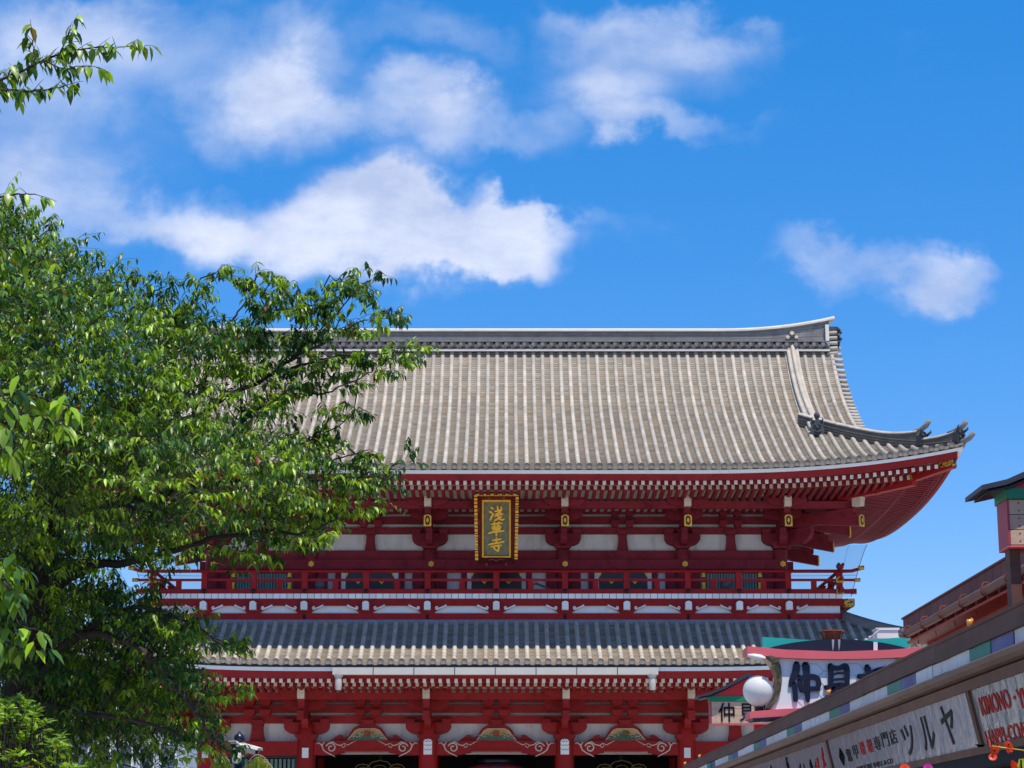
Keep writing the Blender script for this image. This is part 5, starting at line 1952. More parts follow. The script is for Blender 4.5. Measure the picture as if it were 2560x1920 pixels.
# the leaves that show largest are objects of their own
sx = (P[:, 0] / (P[:, 1] * CP + (P[:, 2] - ZC) * SP) * FPX + VPX)
score = P[:, 1] - L * 12 + np.where((sx > 0) & (sx < 1200), 0, 50)
order = np.argsort(score)
single = order[:250]
rest = np.setdiff1d(np.arange(len(P)), single)
link('foliage', leaf_mesh('foliage', Vl[rest], tones[rest]), tree, kind='stuff')


def leaf_protos(ncol, length):
    out = []
    for k in range(ncol):
        yv = np.array([k / max(1, ncol - 1)]) ** 1.3
        Z = np.zeros((1, 3))
        v = leaf_vertices(Z, np.array([[1.0, 0, 0]]), np.array([[0, 0, 1.0]]), np.array([1.0]), np.array([.215 + .03 * (k % 3)]))
        out.append(leaf_mesh('leaf', v, leaf_tones(1, yv)))
    return out


protos = leaf_protos(8, 1)


def place_leaf(parent, p, d, n, length, k, o0):
    d = Vector(d).normalized()
    n = (Vector(n) - d * d.dot(Vector(n))).normalized()
    s = n.cross(d)
    m = Matrix((d, s, n)).transposed().to_4x4()
    ob = bpy.data.objects.new('leaf', protos[k % len(protos)])
    S.collection.objects.link(ob)
    ob.parent = parent
    ob.matrix_local = Matrix.Translation(Vector(p) - o0) @ m @ Matrix.Scale(length, 4)
    return ob


for q in single:
    place_leaf(tree, P[q], Dv[q], Nv[q], L[q], int(tr.integers(0, 6)), off)

# ---------------------------------------------------------------- nearer cherry whose boughs enter at the left edge
b2 = wpt(-420, 2000, 11.0)
near = thing('cherry_tree', 'nearer cherry tree whose large-leaved boughs reach in at the left edge', 'tree', (b2.x, 11.0, 0), group='cherry trees beside the approach')
off2 = Vector((b2.x, 11.0, 0))
P_, Rr = limb([(-420, 3200, 11.0), (-430, 2000, 11.0), (-400, 1200, 11.0), (-380, 700, 11.1), (-330, 300, 11.3), (-300, 0, 11.5), (-330, -300, 11.6)], .20, .015, sd=50)
part('trunk', MB().tube([p - off2 for p in P_], Rr, 10), 'bark', near)
P_trunk = list(P_)
NEAR = [  # way points, depth at the tip, leaves per shoot point
    ([(-330, 300), (-100, 240), (0, 198), (55, 178), (105, 152), (170, 128)], 11.6, .014),
    ([(105, 152), (150, 135), (220, 120), (290, 118), (345, 116)], 11.6, .006),
    ([(88, 160), (84, 120), (80, 85)], 11.6, .004), ([(150, 135), (165, 100), (178, 72)], 11.6, .004),
    ([(110, 152), (160, 172), (200, 165), (240, 168)], 11.5, .004),
    ([(-100, 240), (0, 225), (60, 228), (110, 225), (170, 212)], 11.4, .008),
    ([(-330, 500), (-80, 490), (0, 492), (45, 486), (92, 487)], 11.2, .007),
    ([(-380, 700), (-60, 640), (0, 620), (50, 625), (110, 650)], 12.2, .009),
    ([(-400, 1150), (-120, 990), (0, 985), (60, 985), (120, 1000), (175, 1018)], 8.6, .008), ([(0, 985), (40, 1030), (100, 1040), (150, 1060)], 8.5, .006),
    ([(-400, 1200), (-100, 1110), (-20, 1120), (25, 1135)], 8.0, .006),
    ([(-420, 1500), (-100, 1430), (0, 1445), (30, 1500), (48, 1560), (95, 1575)], 9.0, .006), ([(0, 1445), (-10, 1560), (20, 1610), (85, 1625)], 9.0, .005),
    ([(-100, 1430), (0, 1400), (50, 1420)], 9.0, .005),
]
n_near = 0
near_leaves = []
for i, (wp, dep, r1) in enumerate(NEAR):
    start_r = .013 if wp[0][0] < -90 else .006
    d0 = 11.0 if wp[0][0] < -300 else dep
    pts = [(a, b, d0 + (dep - d0) * min(1, k / 2)) for k, (a, b) in enumerate(wp)]
    P_, Rr = limb(pts, start_r, r1 * .4, wob=.01, n=5, sd=60 + i)
    part('limb', MB().tube([p - off2 for p in P_], Rr, 6), 'bark', near)
    # side shoots with hanging leaves along the part of the bough in view
    side_mb = MB()
    acc = 0.0
    for k in range(len(P_) - 1):
        a, b = P_[k], P_[k + 1]
        d = (a.y * CP + (a.z - ZC) * SP)
        if a.x / d * FPX + VPX < -260:
            continue
        acc += (b - a).length
        last = k == len(P_) - 2
        step = .027 if dep > 11.3 else (.05 if dep > 10 else .036)
        while acc > step or last:
            acc = max(0.0, acc - step)
            dirv = (b - a).normalized()
            pos = a.lerp(b, 1.0 if last else tr.random())
            sd_ = (dirv * tr.uniform(.3, 1.0) + Vector(tr.normal(0, .55, 3)) + Vector((0, 0, .15))).normalized()
            if last:
                sd_ = dirv
            ln = tr.uniform(.03, .12)
            tip_ = pos + sd_ * ln
            side_mb.tube([pos, pos + sd_ * ln * .6 + Vector((0, 0, .004)), tip_], [.0022, .0018, .001], 4)
            for q in range(int(tr.integers(2, 5)) + (2 if last else 0)):
                if n_near >= 1330:
                    break
                n_near += 1
                out = Vector((sd_.x, sd_.y, 0)) * tr.uniform(.1, 1.0) + Vector((tr.normal(0, .6), tr.normal(0, .6), 0))
                dr = tr.uniform(.25, 1.1)
                dv = out.normalized() * .75 + Vector((0, 0, -dr))
                nv = Vector((0, -.2, 1)) + out * .8 + Vector(tr.normal(0, .2, 3))
                near_leaves.append((pos.lerp(tip_, tr.random()), dv.normalized(), nv, tr.uniform(.062, .098), tr.random() < (.6 if last or k > len(P_) * .8 else .08)))
            if last:
                break
    if side_mb.v:
        for i_, v_ in enumerate(side_mb.v):
            side_mb.v[i_] = (v_[0] - off2.x, v_[1] - off2.y, v_[2])
        part('side_shoots', side_mb, 'bark', near, kind='stuff')

def _in_view(q):
    w_ = q[0]
    return w_.x / (w_.y * CP + (w_.z - ZC) * SP) * FPX + VPX > -12


near_leaves.sort(key=lambda q: (not _in_view(q), q[0].y))
for (p_, dv, nv, L_, yy_) in near_leaves[:290]:
    place_leaf(near, p_, dv, nv, L_, (6 + int(tr.integers(0, 2))) if yy_ else int(tr.integers(0, 6)), off2)
# the rest of its crown, beside the frame
o_, d_, l_, n_ = [], [], [], []
for i in range(150):
    py = tr.uniform(-350, 1500)
    c_ = np.array(wpt(tr.uniform(-950, -250), py, 11.3 + tr.normal(0, .5)))
    tk = min(P_trunk, key=lambda p: abs(p.z - c_[2] + .3))
    part_pts = [tk - off2, (tk + Vector(c_)) / 2 - off2 + Vector((0, 0, .08)), Vector(c_) - off2]
    if i % 4 == 0:
        part('limb', MB().tube(part_pts, [.022, .012, .005], 5), 'bark', near)
    for k in range(9):
        d = tr.normal(0, 1, 3) * np.array([.9, .9, .45])
        d /= np.linalg.norm(d)
        o_.append(c_ + d * tr.uniform(0, .18)); d_.append(d); l_.append(.22); n_.append(8)
(Pq, Dq, Nq, Lq, yq), _st = shoots(o_, d_, l_, n_, .09)
keep_ = (Pq[:, 0] / (Pq[:, 1] * CP + (Pq[:, 2] - ZC) * SP) * FPX + VPX) < -60
Pq, Dq, Nq, Lq, yq = Pq[keep_], Dq[keep_], Nq[keep_], Lq[keep_], yq[keep_]
link('crown', leaf_mesh('crown', leaf_vertices(Pq, Dq, Nq, Lq, Lq * .2) - np.array(off2)[None, None], leaf_tones(len(Pq), np.clip(yq * .5, 0, 1))), near, kind='stuff')
rs_ = near_leaves[290:]
Pn = np.array([tuple(q[0] - off2) for q in rs_]); Dn = np.array([tuple(q[1]) for q in rs_])
Nn_ = np.array([tuple((q[2] - q[1] * q[1].dot(q[2])).normalized()) for q in rs_]); Ln = np.array([q[3] for q in rs_])
link('foliage', leaf_mesh('foliage', leaf_vertices(Pn, Dn, Nn_, Ln, Ln * .23), leaf_tones(len(rs_), np.array([.95 if q[4] else tr.uniform(0, .55) for q in rs_]))), near, kind='stuff')

# ---------------------------------------------------------------- shrub at the lower left
M['shrub_leaf'] = leafmat('shrub_leaf')
b3 = wpt(60, 1900, 13.0)
shrub = thing('shrub', 'bright yellow-green shrub with upright leaf rosettes in the lower left corner', 'shrub', (b3.x, 13.0, 0))
off3 = Vector((b3.x, 13.0, 0))
P, Dv, Nv, L, st = [], [], [], [], MB()
ry, rx_ = [1735, 1760, 1800, 1850, 1900, 1990], [40, 90, 120, 160, 190, 220]
for i in range(330):
    py = tr.uniform(1745, 1990)
    px = tr.uniform(-200, np.interp(py, ry, rx_) - 8)
    c = np.array(wpt(px, py, 13.0 + tr.normal(0, .28)))
    ax = np.array([tr.normal(0, .3), -.25 + tr.normal(0, .25), 1.0]); ax /= np.linalg.norm(ax)
    st.tube([Vector(c - ax * .22) - off3 + Vector((0, 0, -.05)), Vector(c) - off3], [.006, .003], 3, caps=False)
    for k in range(int(tr.integers(7, 12))):
        a = tr.uniform(0, 2 * PI)
        o_ = np.array([math.cos(a), math.sin(a), 0])
        dv = o_ * tr.uniform(.5, 1.1) + ax * tr.uniform(.2, .9); dv /= np.linalg.norm(dv)
        nv = ax - dv * dv.dot(ax)
        P.append(c + tr.normal(0, .008, 3)); Dv.append(dv); Nv.append(nv); L.append(tr.uniform(.035, .07))
P, Dv, Nv, L = [np.array(x) for x in (P, Dv, Nv, L)]
V = leaf_vertices(P, Dv, norm(Nv), L, L * .22) - np.array(off3)[None, None]
link('foliage', leaf_mesh('foliage', V, leaf_tones(len(P), np.clip(tr.normal(.75, .25, len(P)), 0, 1.2)), 'shrub_leaf'), shrub, kind='stuff')
for k in range(7):
    a = k * .9
    st.tube([(0.1 * math.cos(a), .1 * math.sin(a), 0), (.25 * math.cos(a), .2 * math.sin(a), 1.0), (.5 * math.cos(a), .3 * math.sin(a), 2.2)], [.02, .015, .008], 5)
part('stems', st, 'bark', shrub, kind='stuff')

# ---------------------------------------------------------------- white building far behind the trees
M['bldg'] = material('pale_building_paint', (.40, .45, .50), .7, .05, .5)
M['bglass'] = material('building_glass', (.06, .09, .13), .12, .2, 1.0, spec=.8)
YB_ = 118.0
c = wpt(300, 1800, YB_)
bl = thing('office_building', 'pale blue-white building with window bands far behind the cherry tree', 'building', (c.x, YB_, 0))
x0, x1 = wpt(60, 1800, YB_).x - c.x, wpt(478, 1800, YB_).x - c.x
ztop = hgt(1808, YB_)
part('wall', MB().box(x0, x1, 0, 10, 0, ztop), 'bldg', bl)
part('parapet', MB().box(x0 - .15, x1 + .15, -.2, 10.2, ztop - .0, ztop + .35), 'white', bl)
for k in range(3):
    z = ztop - 1.6 - 2.9 * k
    if z < 1:
        break
    nwin = 7
    for q in range(nwin):
        xa = x0 + .4 + (x1 - x0 - .8) * q / nwin
        xb = xa + (x1 - x0 - .8) / nwin - .35
        w = part('window', MB().box(xa, xb, -.06, .05, z - 1.0, z + .5), 'white', bl)
        part('pane', MB().box(xa + .07, xb - .07, -.075, -.061, z - .93, z + .43), 'bglass', w)
for (xa, xb, a, b, nm) in ((270, 330, 1760, 1808, 'rooftop_tank'),):
    p, q = wpt(xa, a, YB_ + 3), wpt(xb, b, YB_ + 3)
    part(nm, MB().lathe([(1.0, ztop + .35), (1.05, ztop + .5), (1.05, p.z - .3), (.6, p.z), (0, p.z + .05)], ((p.x + q.x) / 2 - c.x, 3, 0), 16), 'white', bl)
# ================================================================== SHOPPING STREET ON THE RIGHT
M['brown'] = material('brown_metal_trim', (.125, .062, .046), .6, .2, 2.0, spec=.15, dirt=((.07, .038, .032), 1.5, .5, .8), streak=(1, .3, 3))
M['brown2'] = material('brown_grey_gutter', (.14, .085, .065), .5, .18, 2.0, spec=.2, dirt=((.17, .115, .085), 1.2, .5, .8), streak=(1, .25, 3))
M['fwhite'] = material('fascia_white_panel', (.68, .70, .72), .45, .05, 2.0, dirt=((.30, .28, .27), 2.2, .52, .85), streak=(1, 1.6, .8))
M['fgreen'] = material('fascia_green_panel', (.012, .25, .17), .5, .1, 3.0, dirt=((.03, .18, .14), 2, .5, .85))
M['fpurple'] = material('fascia_violet_panel', (.075, .08, .26), .5, .15, 3.0, dirt=((.22, .24, .42), 2.5, .5, .8))
M['copper'] = material('weathered_copper', (.26, .105, .060), .38, .25, 3.0, metal=.55, spec=.5, bump=.1, dirt=((.14, .05, .04), 2.0, .5, .8), streak=(1, .3, 1))
M['coppershingle'] = material('dark_copper_edge', (.20, .070, .058), .6, .2, 2.0, spec=.15, dirt=((.13, .05, .045), 2, .5, .8))
M['shopred'] = material('shop_red_timber', (.55, .070, .040), .5, .18, 2.0, dirt=((.26, .03, .022), 2, .5, .8))
M['acrylic'] = material('glossy_sign_film', (.20, .21, .20), .12, .14, 1.6, spec=.9, bump=.7, bscale=5.5, dirt=((.34, .34, .34), 5, .5, .75))
M['acrylicw'] = material('glossy_sign_film_pale', (.34, .325, .34), .14, .10, 1.6, spec=.8, bump=.4, bscale=5.0)
M['ink'] = material('black_lettering', (.008, .008, .012), .6, .1, 4, spec=.1)
M['inkred'] = material('red_lettering', (.42, .02, .015), .6, .15, 4, spec=.1)
M['pink'] = material('pink_beam_paint', (.72, .13, .15), .45, .06, 2.0, dirt=((.55, .10, .12), 3, .6, .9))
M['pinkside'] = M['pink']
M['tealp'] = material('teal_board_paint', (.02, .42, .36), .4, .06, 2.0)
M['signwhite'] = material('white_sign_face', (.76, .77, .80), .4, .02, 2.0)
M['hexline'] = material('grey_sign_lines', (.30, .30, .34), .5, .05, 2.0)
M['navy'] = material('navy_lettering', (.010, .011, .028), .35, .1, 3)
M['mirrorgold'] = material('mirror_gold_trim', (.34, .24, .12), .3, .4, 6.0, metal=.8, bump=.2, bscale=9, dirt=((.10, .07, .04), 5, .45, .6))
M['rust'] = material('rusty_orange_metal', (.30, .055, .025), .6, .3, 6.0, dirt=((.12, .03, .02), 5, .5, .75))
M['wood'] = material('pale_cedar_board', (.55, .36, .25), .6, .12, 2.5, bump=.2, bscale=25, dirt=((.42, .27, .19), 3, .5, .8), streak=(1, 1, 9))
M['sgreen'] = material('sign_green_paint', (.01, .20, .09), .4, .1, 2.0)
M['sred'] = material('sign_red_paint', (.62, .015, .02), .4, .1, 2.0)
M['sredside'] = material('sign_crimson_paint', (.36, .03, .05), .45, .1, 2.0)
M['charcoal'] = material('charcoal_roof_metal', (.035, .035, .05), .4, .15, 3.0)
M['globe'] = material('opal_globe_glass', (.80, .79, .77), .5, .02, 2.0, spec=.25, trans=.35)
M['amber'] = material('amber_glass', (.75, .30, .03), .15, .2, 8.0, spec=.8)
M['plasticw'] = material('white_plastic', (.72, .72, .70), .35, .05, 3.0)
M['lens'] = material('camera_lens_glass', (.02, .02, .035), .08, .1, 3.0, spec=.9)
M['postblue'] = material('dark_blue_black_post', (.012, .014, .04), .3, .1, 3.0)
M['poppy'] = material('orange_red_petals', (.85, .07, .02), .5, .15, 12.0, trans=.3)
M['lemon'] = material('yellow_petals', (.75, .80, .06), .5, .1, 9.0, trans=.3)
M['magenta'] = material('magenta_petals', (.50, .03, .30), .5, .1, 9.0, trans=.3)
M['willow'] = leafmat('decor_willow')

VR, VU, VF = Vector((1, 0, 0)), Vector((0, -SP, CP)), Vector((0, CP, SP))


def ray_plane(px, py, p0, n):
    d = VF + VR * ((px - VPX) / FPX) + VU * ((960 - py) / FPX)
    o = Vector((0, 0, ZC))
    return o + d * ((p0 - o).dot(n) / d.dot(n))


def y_at(px, X, z):
    return (FPX * X / (px - VPX) - (z - ZC) * SP) / CP


XF = 3.9
Y0, Y1 = 9.0, y_at(1708, XF, 3.7)
shop = thing('souvenir_shop_row', 'low shop row with brown fascia, white, green and violet panels and copper-guttered red roof', 'shop', (XF, 0, 0))
so = Vector((XF, 0, 0))


def sb(nm, x0, x1, y0, y1, z0, z1, mat, parent=None):
    return part(nm, MB().box(x0 - XF, x1 - XF, y0, y1, z0, z1), mat, parent or shop)


# body and canopy
sb('shop_wall', 5.6, 9.0, Y0 - 2, 27.0, 0, 3.5, 'dark')  # near-black colour stands in for the unlit shop interior
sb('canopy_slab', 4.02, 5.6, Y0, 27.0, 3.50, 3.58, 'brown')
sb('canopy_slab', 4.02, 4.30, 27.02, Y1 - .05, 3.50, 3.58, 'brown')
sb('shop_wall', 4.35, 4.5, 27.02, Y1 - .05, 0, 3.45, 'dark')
y = Y1
k = 0
while y > Y0:
    ya = max(Y0, y - 3.9)
    f_ = MB()
    wob = .006 * math.sin(k * 2.3)
    f_.box(0, .12, ya + .006, y - .006, 3.575 + wob, 3.735 + wob)
    f_.box(-.012, .13, ya + .006, y - .006, 3.725 + wob, 3.75 + wob)
    part('fascia_band', f_, 'brown', shop)
    y = ya
    k += 1
cols = ['fgreen', 'fpurple', 'fwhite', 'fwhite', 'fwhite']
ys = y_at(2425, XF + .03, 3.5)       # far edge of a green panel
pr = .78
i = -int((Y1 - ys) / pr)
prng = random.Random(4)
while True:
    ya = ys - i * pr
    yb = ya - pr
    if yb < Y0:
        break
    if ya < Y1:
        tl = prng.uniform(-.006, .006)
        cmat = cols[i % 5]
        mb = MB()
        x_ = .03 + prng.uniform(-.006, .006)
        mb.add([(x_, ya - .004, 3.41), (x_ + tl, yb + .004, 3.41), (x_ + tl, yb + .004, 3.574), (x_, ya - .004, 3.574),
                (x_ + .03, ya - .004, 3.41), (x_ + .03, yb + .004, 3.41), (x_ + .03, yb + .004, 3.574), (x_ + .03, ya - .004, 3.574)],
               [(0, 1, 2, 3), (1, 5, 6, 2), (4, 0, 3, 7), (4, 5, 1, 0)])
        part('fascia_panel', mb, cmat, shop)
    i += 1
# lower gutter in lengths
y = Y1
while y > Y0:
    ya = max(Y0, y - 5.2)
    g_ = MB()
    prof_ = [(-.10, 3.415), (-.115, 3.40), (-.105, 3.36), (-.06, 3.335), (.03, 3.33), (.06, 3.335), (.06, 3.405), (-.085, 3.405)]
    g_.prism([(b, c) for b, c in prof_], ya + .008, y - .008)
    part('lower_gutter', g_, 'brown2', shop)
    y = ya
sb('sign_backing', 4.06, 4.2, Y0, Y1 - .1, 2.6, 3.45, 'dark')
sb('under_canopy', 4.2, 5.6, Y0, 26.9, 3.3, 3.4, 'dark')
for k in range(9):
    yy = 14 + k * 1.7
    part('amber_strand', MB().tube([(.09 + .02 * math.sin(q * 1.7), yy + q * .11, 3.305 + .012 * math.sin(q * 2.9)) for q in range(12)], .006, 4), 'amber', shop)  # amber strands stand in for yellow light reflected in the gap above the signs

# pitched red upper building with copper gutter
XG, ZG = 5.2, 4.66
YE = y_at(2262, XG, ZG)
ct = MB()
ct.tube([(XG - XF, Y0 + 1, ZG), (XG - XF, YE, ZG)], .052, 12)
gt = part('copper_gutter', ct, 'copper', shop)
hy = [y_at(p, XG, ZG) for p in (2269, 2312, 2359, 2408, 2465, 2525)]
st_ = (hy[0] - hy[-1]) / 5
for k in range(0, 12):
    yy = hy[0] - k * st_
    if yy < Y0 + 1:
        break
    part('gutter_hanger', MB().tube([(XG - XF + .10, yy, ZG + .10), (XG - XF - .02, yy, ZG + .09)] + [(XG - XF + .059 * math.cos(a), yy, ZG + .059 * math.sin(a)) for a in np.linspace(PI * .75, PI * 1.9, 8)] + [(XG - XF + .12, yy, ZG - .02), (XG - XF + .14, yy, ZG - .14)], .006, 5), 'rust', gt)
sh_n = 0
yy = YE + .6
while yy > Y0 + 1:
    sb('roof_edge_panel', 5.30, 5.36, yy - st_ / 3 + .012, yy, ZG + .085, 4.92, 'coppershingle')
    yy -= st_ / 3
sb('roof_edge_cap', 5.28, 5.38, Y0 + 1, YE + .62, 4.922, 4.945, 'coppershingle')
part('roof', MB().add([(5.32 - XF, Y0, 4.93), (5.32 - XF, YE + .6, 4.93), (9.0 - XF, YE + .6, 5.75), (9.0 - XF, Y0, 5.75)], [(0, 3, 2, 1)]).add([(5.32 - XF, Y0, 4.72), (5.32 - XF, YE + .6, 4.72), (9.0 - XF, YE + .6, 5.5), (9.0 - XF, Y0, 5.5)], [(0, 1, 2, 3)]), 'shopred', shop)
yy = YE + .3
while yy > Y0 + 1:
    rf_ = MB()
    rf_.prism([(5.33 - XF, ZG - .05), (5.33 - XF, ZG + .05), (6.4 - XF, ZG + .30), (6.4 - XF, ZG + .18)], yy - .045, yy + .045)
    part('eave_rafter', rf_, 'shopred', shop)
    yy -= st_ / 2
sb('eave_lining', 5.28, 5.54, Y0 + 1, YE + .3, ZG - .09, ZG - .06, 'shopred')
sb('eave_beam', 5.55, 5.70, Y0 + 1, YE + .3, ZG - .20, ZG - .045, 'shopred')
sb('upper_wall', 6.1, 6.3, Y0 + 1, YE, 3.5, ZG + .2, 'shopred')
sb('wall_beam', 5.98, 6.08, Y0 + 1, YE, ZG - .36, ZG - .20, 'shopred')
sb('wall_beam', 5.96, 6.08, Y0 + 1, YE, 3.62, 3.86, 'shopred')
k = 0
yy = YE - .3
while yy > Y0 + 1:
    sb('wall_post', 5.95, 6.07, yy - .09, yy + .09, 3.5, ZG + .1, 'shopred')
    if yy - 2.2 > Y0:
        sb('vent_opening', 6.05, 6.09, yy - 1.9, yy - .5, 3.90, 4.24, 'dark')
    for q in (0, 1):
        hk = [(5.70 - XF + .02, yy - .4 - q * .55 + .05 * u, ZG - .30 + .05 * math.sin(u * 2.2) - .03 * u) for u in np.linspace(0, 4.2, 12)]
        part('iron_hook', MB().tube(hk, .009, 5), 'dark', shop)
    yy -= 2.4

# amber lamp cups along the fascia
LB = ['amber glass lamp cup on the brown fascia in front of the red eaves', 'small amber lamp cup on the fascia against the white lantern-shaped sign', 'small lamp cup on the fascia before the dark gate passage', 'tiny lamp cup at the far tip of the brown fascia']
for lbl, px in zip(LB, (2424, 2071, 1748, 1712)):
    Yc = y_at(px, XF + .05, 3.78)
    lamp = thing('lamp_cup', lbl, 'lamp', (XF + .05, Yc, 3.752), group='lamp cups along the fascia')
    cup = MB().lathe([(.02, 0), (.03, .01), (.022, .025), (.042, .05), (.05, .09), (.044, .13), (.036, .128), (.04, .09), (.0, .05)], seg=12)
    lamp.scale = (.5, .5, .62)
    part('cup', cup, 'amber', lamp)
    part('petal', MB().add([(.02, 0, .05), (.075, 0, .13), (.04, .02, .16), (.0, .01, .10)], [(0, 1, 2, 3), (3, 2, 1, 0)]), 'amber', lamp)

# ---------------------------------------------------------------- shop sign boards
TT = Vector((-.21, 0, .978)).normalized()
TN = Vector((-.978, 0, -.21)).normalized()
P0 = Vector((4.0, 0, 3.01))
SIGN_ROT = Matrix(((0, TT.x, TN.x), (-1, TT.y, TN.y), (0, TT.z, TN.z)))


def sign_board(nm, label, ya, yb, mat):
    """ya far end, yb near end"""
    c = Vector((4.0, (ya + yb) / 2, 3.01))
    o = thing(nm, label, 'sign', c, SIGN_ROT.to_euler(), group='shop sign boards under the canopy')
    L_ = ya - yb
    part('board', MB().box(-L_ / 2 + .06, L_ / 2 - .06, -.235, .235, -.03, 0), mat, o)
    part('top_rail', MB().box(-L_ / 2, L_ / 2, .236, .32, -.06, .035), 'brown', o)
    part('bottom_rail', MB().box(-L_ / 2, L_ / 2, -.30, -.236, -.06, .02), 'brown', o)
    for s in (-1, 1):
        part('end_rail', MB().box(s * L_ / 2 - (.055 if s > 0 else -.005), s * L_ / 2 + (.055 if s < 0 else -.005), -.235, .235, -.05, .025), 'brown', o)
    return o, c


def uv_of(c, px, py):
    w = ray_plane(px, py, c, TN) - c
    return w.dot(Vector((0, -1, 0))), w.dot(TT)


def put_text(o, c, s, px0, px1, pyc, h, mat, off=.0, wid=None):
    pxc = (px0 + px1) / 2
    u0 = uv_of(c, px0, pyc)[0]
    u1 = uv_of(c, px1, pyc)[0]
    uc = (u0 + u1) / 2
    v = uv_of(c, pxc, pyc)[1]
    me = fitted_text(s, u1 - u0, h, mat, .002, off)
    t = link('lettering', me, o, loc=(uc, v, .005))
    return t


yd = [Y0 + .3, 17.85, 25.85, 34.4, 43.0]
sA, cA = sign_board('shop_sign', 'glossy grey shop sign with red KIMONO and HAPPI-COAT lettering', yd[1], yd[0], 'acrylic')
put_text(sA, cA, 'KIMONO', 2449, 2528, 1756, .155, 'inkred', .01)
put_text(sA, cA, '・', 2534, 2540, 1744, .03, 'inkred', .03)
put_text(sA, cA, 'YUKATA', 2542, 2640, 1735, .155, 'inkred', .01)
put_text(sA, cA, 'HAPPI-COAT', 2463, 2580, 1834, .130, 'inkred', .01)
sB, cB = sign_board('shop_sign', 'glossy grey shop sign with a diamond mark and black Japanese lettering', yd[2], yd[1], 'acrylicw')
for ch, a, b, py, m_ in (('鼈', 2118, 2130, 1888, 'ink'), ('甲', 2134, 2146, 1880, 'ink'), ('珊', 2150, 2163, 1871, 'inkred'), ('瑚', 2168, 2181, 1865, 'inkred'),
                         ('専', 2186, 2202, 1858, 'ink'), ('門', 2205, 2222, 1849, 'ink'), ('店', 2225, 2243, 1842, 'ink')):
    put_text(sB, cB, ch, a, b, py, .15, m_, .006)
put_text(sB, cB, 'TORTOISE SHELL & CO', 2140, 2236, 1912, .05, 'ink', .008)
for ch, a, b, py, h_ in (('ツ', 2258, 2288, 1850, .30), ('ル', 2303, 2336, 1832, .32), ('ヤ', 2355, 2390, 1812, .36)):
    put_text(sB, cB, ch, a, b, py, h_, 'ink', .012)
u, v = uv_of(cB, 2106, 1892)
dm = MB()
dd = [(0, .10), (.16, 0), (0, -.10), (-.16, 0), (0, .10)]
dm.tube([(u + a, v + b, .006) for a, b in dd], .008, 4)
dm.tube([(u + a * .5, v + b * .5, .006) for a, b in dd], .006, 4)
for a, b in dd[:4]:
    dm.tube([(u + a, v + b, .006), (u, v, .006)], .004, 4)
part('diamond_mark', dm, 'ink', sB)
sC, cC = sign_board('shop_sign', 'pale shop sign with a red figure and black brush strokes before the diamond sign', yd[3], yd[2], 'acrylicw')


def strokes(o, c, lst, mat):
    for (pts, r) in lst:
        mb = MB()
        uv = [uv_of(c, *p) for p in pts]
        mb.tube([(a, b, .004) for a, b in uv], [r * .5] + [r] * (len(uv) - 2) + [r * .6], 5, flat=.3)
        part('brush_stroke', mb, mat, o)


strokes(sC, cC, [([(2055, 1869), (2058, 1880), (2057, 1893), (2061, 1905), (2060, 1925)], .05), ([(2058, 1893), (2066, 1915)], .04), ([(2040, 1902), (2046, 1900), (2048, 1920), (2040, 1922), (2040, 1902)], .045)], 'inkred')
strokes(sC, cC, [([(2026, 1903), (2030, 1912), (2029, 1922)], .09), ([(2010, 1910), (2012, 1922)], .05), ([(2002, 1912), (1999, 1925)], .05), ([(1967, 1903), (1971, 1912), (1972, 1925)], .09), ([(1964, 1897), (1969, 1896)], .04), ([(1927, 1913), (1930, 1925)], .07)], 'ink')
sD, cD = sign_board('shop_sign', 'farthest shop sign board, plain pale film near the tip of the row', yd[4], yd[3], 'acrylicw')

# ---------------------------------------------------------------- big white lantern-shaped sign
YS = 31.0


def q1(X, Y):        # pixel of the enlarged crop -> photo pixel
    return 1820 + X / 4.254, 1560 + Y / 4.254


def fz(pts, Y, o, raw=False):
    r = []
    for a, b in pts:
        w = wpt(*((a, b) if raw else q1(a, b)), Y)
        r.append((w.x - o.x, w.z - o.z))
    return r


def mirror(pts, cx=1155):
    return [(2 * cx - a, b) for a, b in pts][::-1]


oS = wpt(*q1(1155, 1020), YS)
oS = Vector((oS.x, YS, oS.z))
zb = oS.z
ls = thing('street_name_sign', 'large white lantern-shaped street sign with dark blue characters, pink beams and teal top', 'sign', oS)
top = [(190, 250), (600, 287), (1155, 306)]
bot = [(190, 325), (480, 368), (820, 383), (1155, 388)]
full_top = top + mirror(top)[1:]
full_bot = bot + mirror(bot)[1:]
mb = MB().prism(fz(full_top + full_bot[::-1], YS, oS), -.21, .45)
part('upper_beam', mb, 'pink', ls)
bt = [(215, 940), (560, 912), (1155, 885)]
bb = [(215, 1015), (560, 990), (1155, 965)]
full_top = bt + mirror(bt)[1:]
full_bot = bb + mirror(bb)[1:]
part('lower_beam', MB().prism(fz(full_top + full_bot[::-1], YS, oS), -.20, .45), 'pink', ls)
part('beam_underside', MB().prism(fz([(240, 1012), (1155, 962), (2070, 1012), (2060, 1032), (1155, 985), (250, 1035)], YS, oS), -.22, .36), 'navy', ls)
lf = [(515, 372), (548, 470), (562, 600), (545, 730), (500, 840), (430, 918)]
body = [(1155, 386)] + [(515, 372)][:0] + []
bodyp = lf[::-1] + [(820, 385), (1155, 390)] + [(2 * 1155 - 820, 385)] + mirror(lf)[:0] + [(2310 - a, b) for a, b in lf] + [(1155, 884)]
part('sign_face', MB().prism(fz(bodyp, YS, oS), -.12, .15), 'signwhite', ls)
